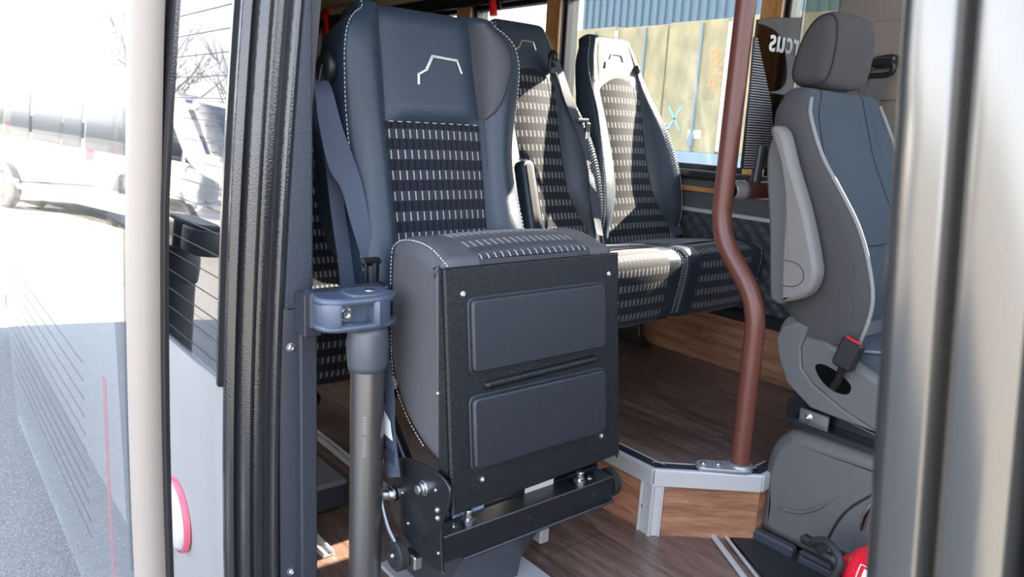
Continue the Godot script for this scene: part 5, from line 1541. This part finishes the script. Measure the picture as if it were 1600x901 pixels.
# ---------------------------------------------------------------- outside
func build_outside() -> void:
	var g := struct("ground", "grey tarmac of the yard")
	part(g, "tarmac", mbox(Vector3(-60, GROUND - 0.2, -40), Vector3(40, GROUND, 40), 0.0), M.tarmac)
	# trailer with plywood crates, seen through the far windows
	var t := thing("flat_trailer", "blue-grey flat trailer under the plywood crates beyond the far windows", "trailer", Vector3(-5.6, GROUND, -7.9))
	part(t, "bed", mbox(Vector3(-9.2, 0.62, -9.0), Vector3(-1.8, 0.80, -6.92), 0.01), M.trailer_blue)
	var st := st_new()
	box(st, Vector3(-5.5, 0.52, -6.97), Vector3(7.4, 0.10, 0.08), 0.01)
	part(t, "side_rail", fin(st), M.trailer_blue)
	for x in [-8.2, -7.1, -3.0]:
		for z in [-7.2, -8.7]:
			st = st_new()
			lathe(st, Vector3(x, GROUND + 0.48, z - 0.14), Vector3(0, 0, 1), [[0.0, 0.0], [0.44, 0.0], [0.48, 0.05], [0.48, 0.23], [0.44, 0.28], [0.25, 0.28], [0.22, 0.22], [0.0, 0.22]], 28)
			part(t, "wheel", fin(st), M.tyre, "black tyre")
	var xs := [-9.10, -8.18, -7.26, -6.34, -5.43, -4.52, -3.61, -2.70, -1.85]
	var crates := []
	for i in xs.size() - 1:
		var lb := "plain plywood crate with a grey locking rod on the flat trailer" if i % 2 == 0 else "plywood crate with a white edge batten on the flat trailer"
		if i == 4: lb = "plywood crate sprayed with a blue cross on the flat trailer"
		if i == 5: lb = "plywood crate sprayed with orange numbers on the flat trailer"
		var c := thing("plywood_crate", lb, "crate", Vector3((xs[i] + xs[i + 1]) / 2, 0.80, -7.9), "plywood crates on the trailer")
		crates.append(c)
		part(c, "panel", mbox(Vector3(xs[i] + 0.012, 0.80, -8.8), Vector3(xs[i + 1] - 0.012, 2.36 + 0.012 * (i % 3), -7.0), 0.008), M.plywood)
		if i % 2 == 0:
			st = st_new()
			var x: float = xs[i] + 0.54
			tube(st, [Vector3(x, 0.80, -6.975), Vector3(x, 2.34, -6.975)], 0.018, 8)
			box(st, Vector3(x, 0.95, -6.97), Vector3(0.06, 0.16, 0.05), 0.008)
			part(c, "locking_rod", fin(st), M.steel_rod, "grey locking rod")
		else:
			st = st_new()
			box(st, Vector3(xs[i] + 0.03, 1.58, -6.985), Vector3(0.05, 1.5, 0.02), 0.004)
			part(c, "edge_batten", fin(st), M.paper_white, "white edge batten")
			st = st_new()
			tube(st, [Vector3(xs[i] + 0.55, 0.80, -6.975), Vector3(xs[i] + 0.55, 2.34, -6.975)], 0.018, 8)
			part(c, "locking_rod", fin(st), M.steel_rod, "grey locking rod")
	st = st_new()
	for a in [0.6, -0.6]: box(st, Vector3.ZERO, Vector3(0.03, 0.36, 0.004), 0.0, Transform3D(Basis(Vector3(0, 0, 1), a), Vector3(-5.20, 1.20, -6.996)))
	part(crates[4], "sprayed_cross", fin(st), M.spray_blue, "blue sprayed cross")
	st = st_new()
	box(st, Vector3(-4.86, 1.02, -6.995), Vector3(0.20, 0.10, 0.006), 0.0)
	part(crates[4], "paper_slip", fin(st), M.paper_white, "white paper slip")
	for k in 2:
		var tm := TextMesh.new()
		tm.text = ["82", "43"][k]
		tm.font = SystemFont.new()
		(tm.font as SystemFont).font_names = PackedStringArray(["Droid Sans"])
		tm.font_size = 64; tm.pixel_size = 0.0042; tm.depth = 0.004
		var o := MeshInstance3D.new()
		o.name = "sprayed_number"; o.mesh = tm; o.material_override = M.spray_orange
		crates[5].add_child(o, true)
		o.position = Vector3(-4.60, 1.92 - k * 0.27, -6.996) - (crates[5] as Node3D).position
	# blue ribbed shed behind
	t = thing("shed", "dark blue ribbed shed behind the plywood crates", "shed", Vector3(-5.2, GROUND, -13.0))
	part(t, "wall", mbox(Vector3(-13.3, GROUND, -18.0), Vector3(3.0, 6.5, -13.0), 0.02), M.roof_blue)
	st = st_new()
	for k in 70: box(st, Vector3(-13.2 + k * 0.23, 3.0, -12.97), Vector3(0.11, 6.9, 0.06), 0.02)
	var rb := part(t, "wall_ribs", fin(st), M.roof_blue, "upright ribs of the sheet wall")
	rb.set_meta("kind", "stuff")
	part(t, "roof", mbox(Vector3(-13.5, 6.5, -18.2), Vector3(3.2, 6.7, -12.7), 0.03), M.trailer_blue)
	# white vans parked behind on the door side: they show only as reflections
	build_van(Vector3(-10.4, GROUND, 2.85), -19.0, "white van parked askew behind the bus", true)
	build_van(Vector3(-14.6, GROUND, 6.2), 62.0, "white van parked farther back, facing across the yard", false)
	build_tree(Vector3(-27, GROUND, 6.5), 7.5, 3, "bare tree with a leaning trunk beyond the vans")
	build_tree(Vector3(-31, GROUND, 11.5), 8.5, 4, "tall bare tree farthest beyond the vans")
	build_hedge()

func build_hedge() -> void:
	var t := thing("hedge", "dark clipped hedge along the far end of the yard", "hedge", Vector3(-40, GROUND, 6))
	var st := st_new(); smooth(st)
	var n := FastNoiseLite.new(); n.seed = 2; n.frequency = 0.6
	var rows := []
	for j in 9:
		var row := PackedVector3Array()
		for i in 61:
			var z: float = lerp(-14.0, 30.0, i / 60.0)
			var a: float = PI * j / 8.0
			var k := 1.0 + 0.25 * n.get_noise_2d(z * 2, j * 1.3)
			row.append(Vector3(-40 + cos(a) * 0.9 * k, GROUND + sin(a) * 2.2 * k, z))
		rows.append(row)
	sheet(st, rows)
	part(t, "foliage", fin(st), M.foliage)

func build_tree(p: Vector3, h: float, sd: int, label: String) -> void:
	var t := thing("bare_tree", label, "tree", p)
	var rng := RandomNumberGenerator.new(); rng.seed = sd
	var trunk := st_new()
	tube(trunk, [p, p + Vector3(0.1, h * 0.25, 0.05), p + Vector3(0.0, h * 0.5, 0.2)], [0.2, 0.16, 0.12], 8)
	part(t, "trunk", fin(trunk), M.bark)
	var st := st_new()
	for i in 26:
		var a := rng.randf() * TAU
		var y := h * rng.randf_range(0.25, 0.5)
		var o := p + Vector3(0.05, y, 0.1)
		var d := Vector3(cos(a), rng.randf_range(0.6, 1.6), sin(a)).normalized()
		var l := h * rng.randf_range(0.25, 0.5)
		tube(st, [o, o + d * l * 0.5, o + (d + Vector3(0, 0.25, 0)).normalized() * l], [0.06, 0.035, 0.012], 5, false)
		for k in 5:
			var o2: Vector3 = o + d * l * rng.randf_range(0.4, 0.95)
			var d2 := (d + Vector3(rng.randf_range(-1, 1), rng.randf_range(-0.2, 0.8), rng.randf_range(-1, 1))).normalized()
			tube(st, [o2, o2 + d2 * l * 0.4], [0.022, 0.006], 4, false)
	var br := part(t, "branches", fin(st), M.bark)
	br.set_meta("kind", "stuff")

# van along its own x; origin at the middle of its length on the ground
func build_van(p: Vector3, turn: float, label: String, red: bool) -> void:
	var t := thing("parked_van", label, "van", p)
	t.rotation_degrees.y = turn
	var add := func(called: String, m: Mesh, mt: Material) -> Node3D:
		var o := MeshInstance3D.new()
		o.name = called; o.mesh = m; o.material_override = mt
		t.add_child(o, true)
		return o
	var st := st_new()
	# body in cross-section (y, z) with tumblehome
	prism(st, spline2([Vector2(-2.6, 0.32), Vector2(-2.64, 0.9), Vector2(-2.55, 1.7), Vector2(-2.42, 1.95), Vector2(-2.2, 2.02), Vector2(1.0, 2.02), Vector2(1.35, 1.95), Vector2(1.95, 1.25), Vector2(2.55, 1.05), Vector2(2.66, 0.8), Vector2(2.64, 0.36), Vector2(2.5, 0.30), Vector2(-2.5, 0.30)], 4), 1.9, 0.10, Transform3D(Basis(), Vector3(0, 0, -0.95)))
	add.call("body", fin(st), M.van_white)
	for s in [-1.0, 1.0]:
		for q in [[-2.30, -0.95], [-0.88, 0.30], [0.40, 1.30]]:
			st = st_new()
			box(st, Vector3((q[0] + q[1]) / 2, 1.36, s * 0.95), Vector3(q[1] - q[0], 0.62, 0.02), 0.008)
			add.call("side_window", fin(st), M.tinted_glass)
		for x in [-1.65, 1.75]:
			st = st_new()
			lathe(st, Vector3(x, 0.33, s * 0.95 - (0.11 if s > 0 else -0.11)), Vector3(0, 0, s), [[0.0, 0.0], [0.30, 0.0], [0.33, 0.03], [0.33, 0.12], [0.30, 0.14], [0.2, 0.14], [0.19, 0.10], [0.0, 0.12]], 24)
			add.call("wheel", fin(st), M.tyre)
		st = st_new()
		box(st, Vector3(-2.62, 1.0, s * 0.82), Vector3(0.06, 0.5, 0.12), 0.02)
		add.call("tail_lamp", fin(st), M.lamp_red)
	st = st_new()
	box(st, Vector3(0, 0, 0), Vector3(0.02, 0.85, 1.6), 0.005, Transform3D(Basis(Vector3(0, 0, 1), deg_to_rad(40)), Vector3(1.70, 1.62, 0)))
	add.call("windscreen", fin(st), M.tinted_glass)
	st = st_new()
	box(st, Vector3(-2.61, 1.35, 0), Vector3(0.02, 0.5, 1.4), 0.005)
	add.call("rear_window", fin(st), M.tinted_glass)

# ---------------------------------------------------------------- the scene
func _ready() -> void:
	var cam := Camera3D.new()
	cam.name = "camera"
	add_child(cam)
	var lens := CameraAttributesPhysical.new()
	lens.frustum_focal_length = 31.274   # with the 24 mm high sensor: 41.98 degrees upright
	lens.frustum_focus_distance = 1.75
	lens.frustum_near = 0.05; lens.frustum_far = 500.0
	lens.exposure_aperture = 9.0
	cam.attributes = lens
	cam.transform = Transform3D(Basis(Vector3(0.6278, 0.0539, -0.7765), Vector3(-0.1990, 0.9755, -0.0932), Vector3(0.7525, 0.2131, 0.6232)).orthonormalized(), Vector3(1.131, 1.020, 0.766))
	cam.current = true
	var we := WorldEnvironment.new()
	we.name = "environment"
	var env := Environment.new()
	env.tonemap_mode = Environment.TONE_MAPPER_LINEAR
	env.tonemap_exposure = 4.5
	env.background_mode = Environment.BG_SKY
	var sky := Sky.new()
	var sm := ProceduralSkyMaterial.new()
	sm.sky_top_color = Color(0.63, 0.70, 0.82)
	sm.sky_horizon_color = Color(0.94, 0.945, 0.95)
	sm.sky_curve = 0.18
	sm.sky_energy_multiplier = 1.2
	sm.ground_bottom_color = Color(0.35, 0.35, 0.35)
	sm.ground_horizon_color = Color(0.6, 0.62, 0.64)
	sm.sun_angle_max = 20.0
	sky.sky_material = sm
	env.sky = sky
	env.sdfgi_enabled = true; env.ssao_enabled = true; env.ssil_enabled = true
	we.environment = env
	add_child(we)
	var sun := DirectionalLight3D.new()
	sun.name = "sun"
	sun.light_color = Color(1.0, 0.95, 0.87)
	sun.light_energy = 4.4
	sun.light_angular_distance = 0.53
	sun.shadow_enabled = true
	add_child(sun)
	sun.look_at_from_position(Vector3.ZERO, -Vector3(0.055, 0.50, -0.88), Vector3.UP)
	make_materials()
	build_shell()
	build_front_jamb()
	build_door_leaf()
	build_side_marker()
	build_outside()
	var tip := build_tip_up_seat()
	var mid := build_bench_seat(0.93, "dark leather bench seat with an upright armrest beside the tip-up seat", true)
	var far := build_bench_seat(1.368, "dark leather bench seat beside the far window, partly in sunlight", false)
	var rear := build_bench_seat(0.235, "dark leather seat in the row behind the tip-up seat", false, 0.40)
	rear.position += Vector3(-0.44, -0.181, 0)
	build_belts(tip, mid, far)
	build_guard_rail()
	arm_post("door_post", "grey door post with a blue-grey clamp beside the tip-up seat", Vector3(-0.130, 0, 0.079), 0.690, false)
	build_driver_seat()
	build_driver_belt()
	build_poles()
	build_screen()
	build_hammers()
	build_floor_box()
	build_extinguisher()
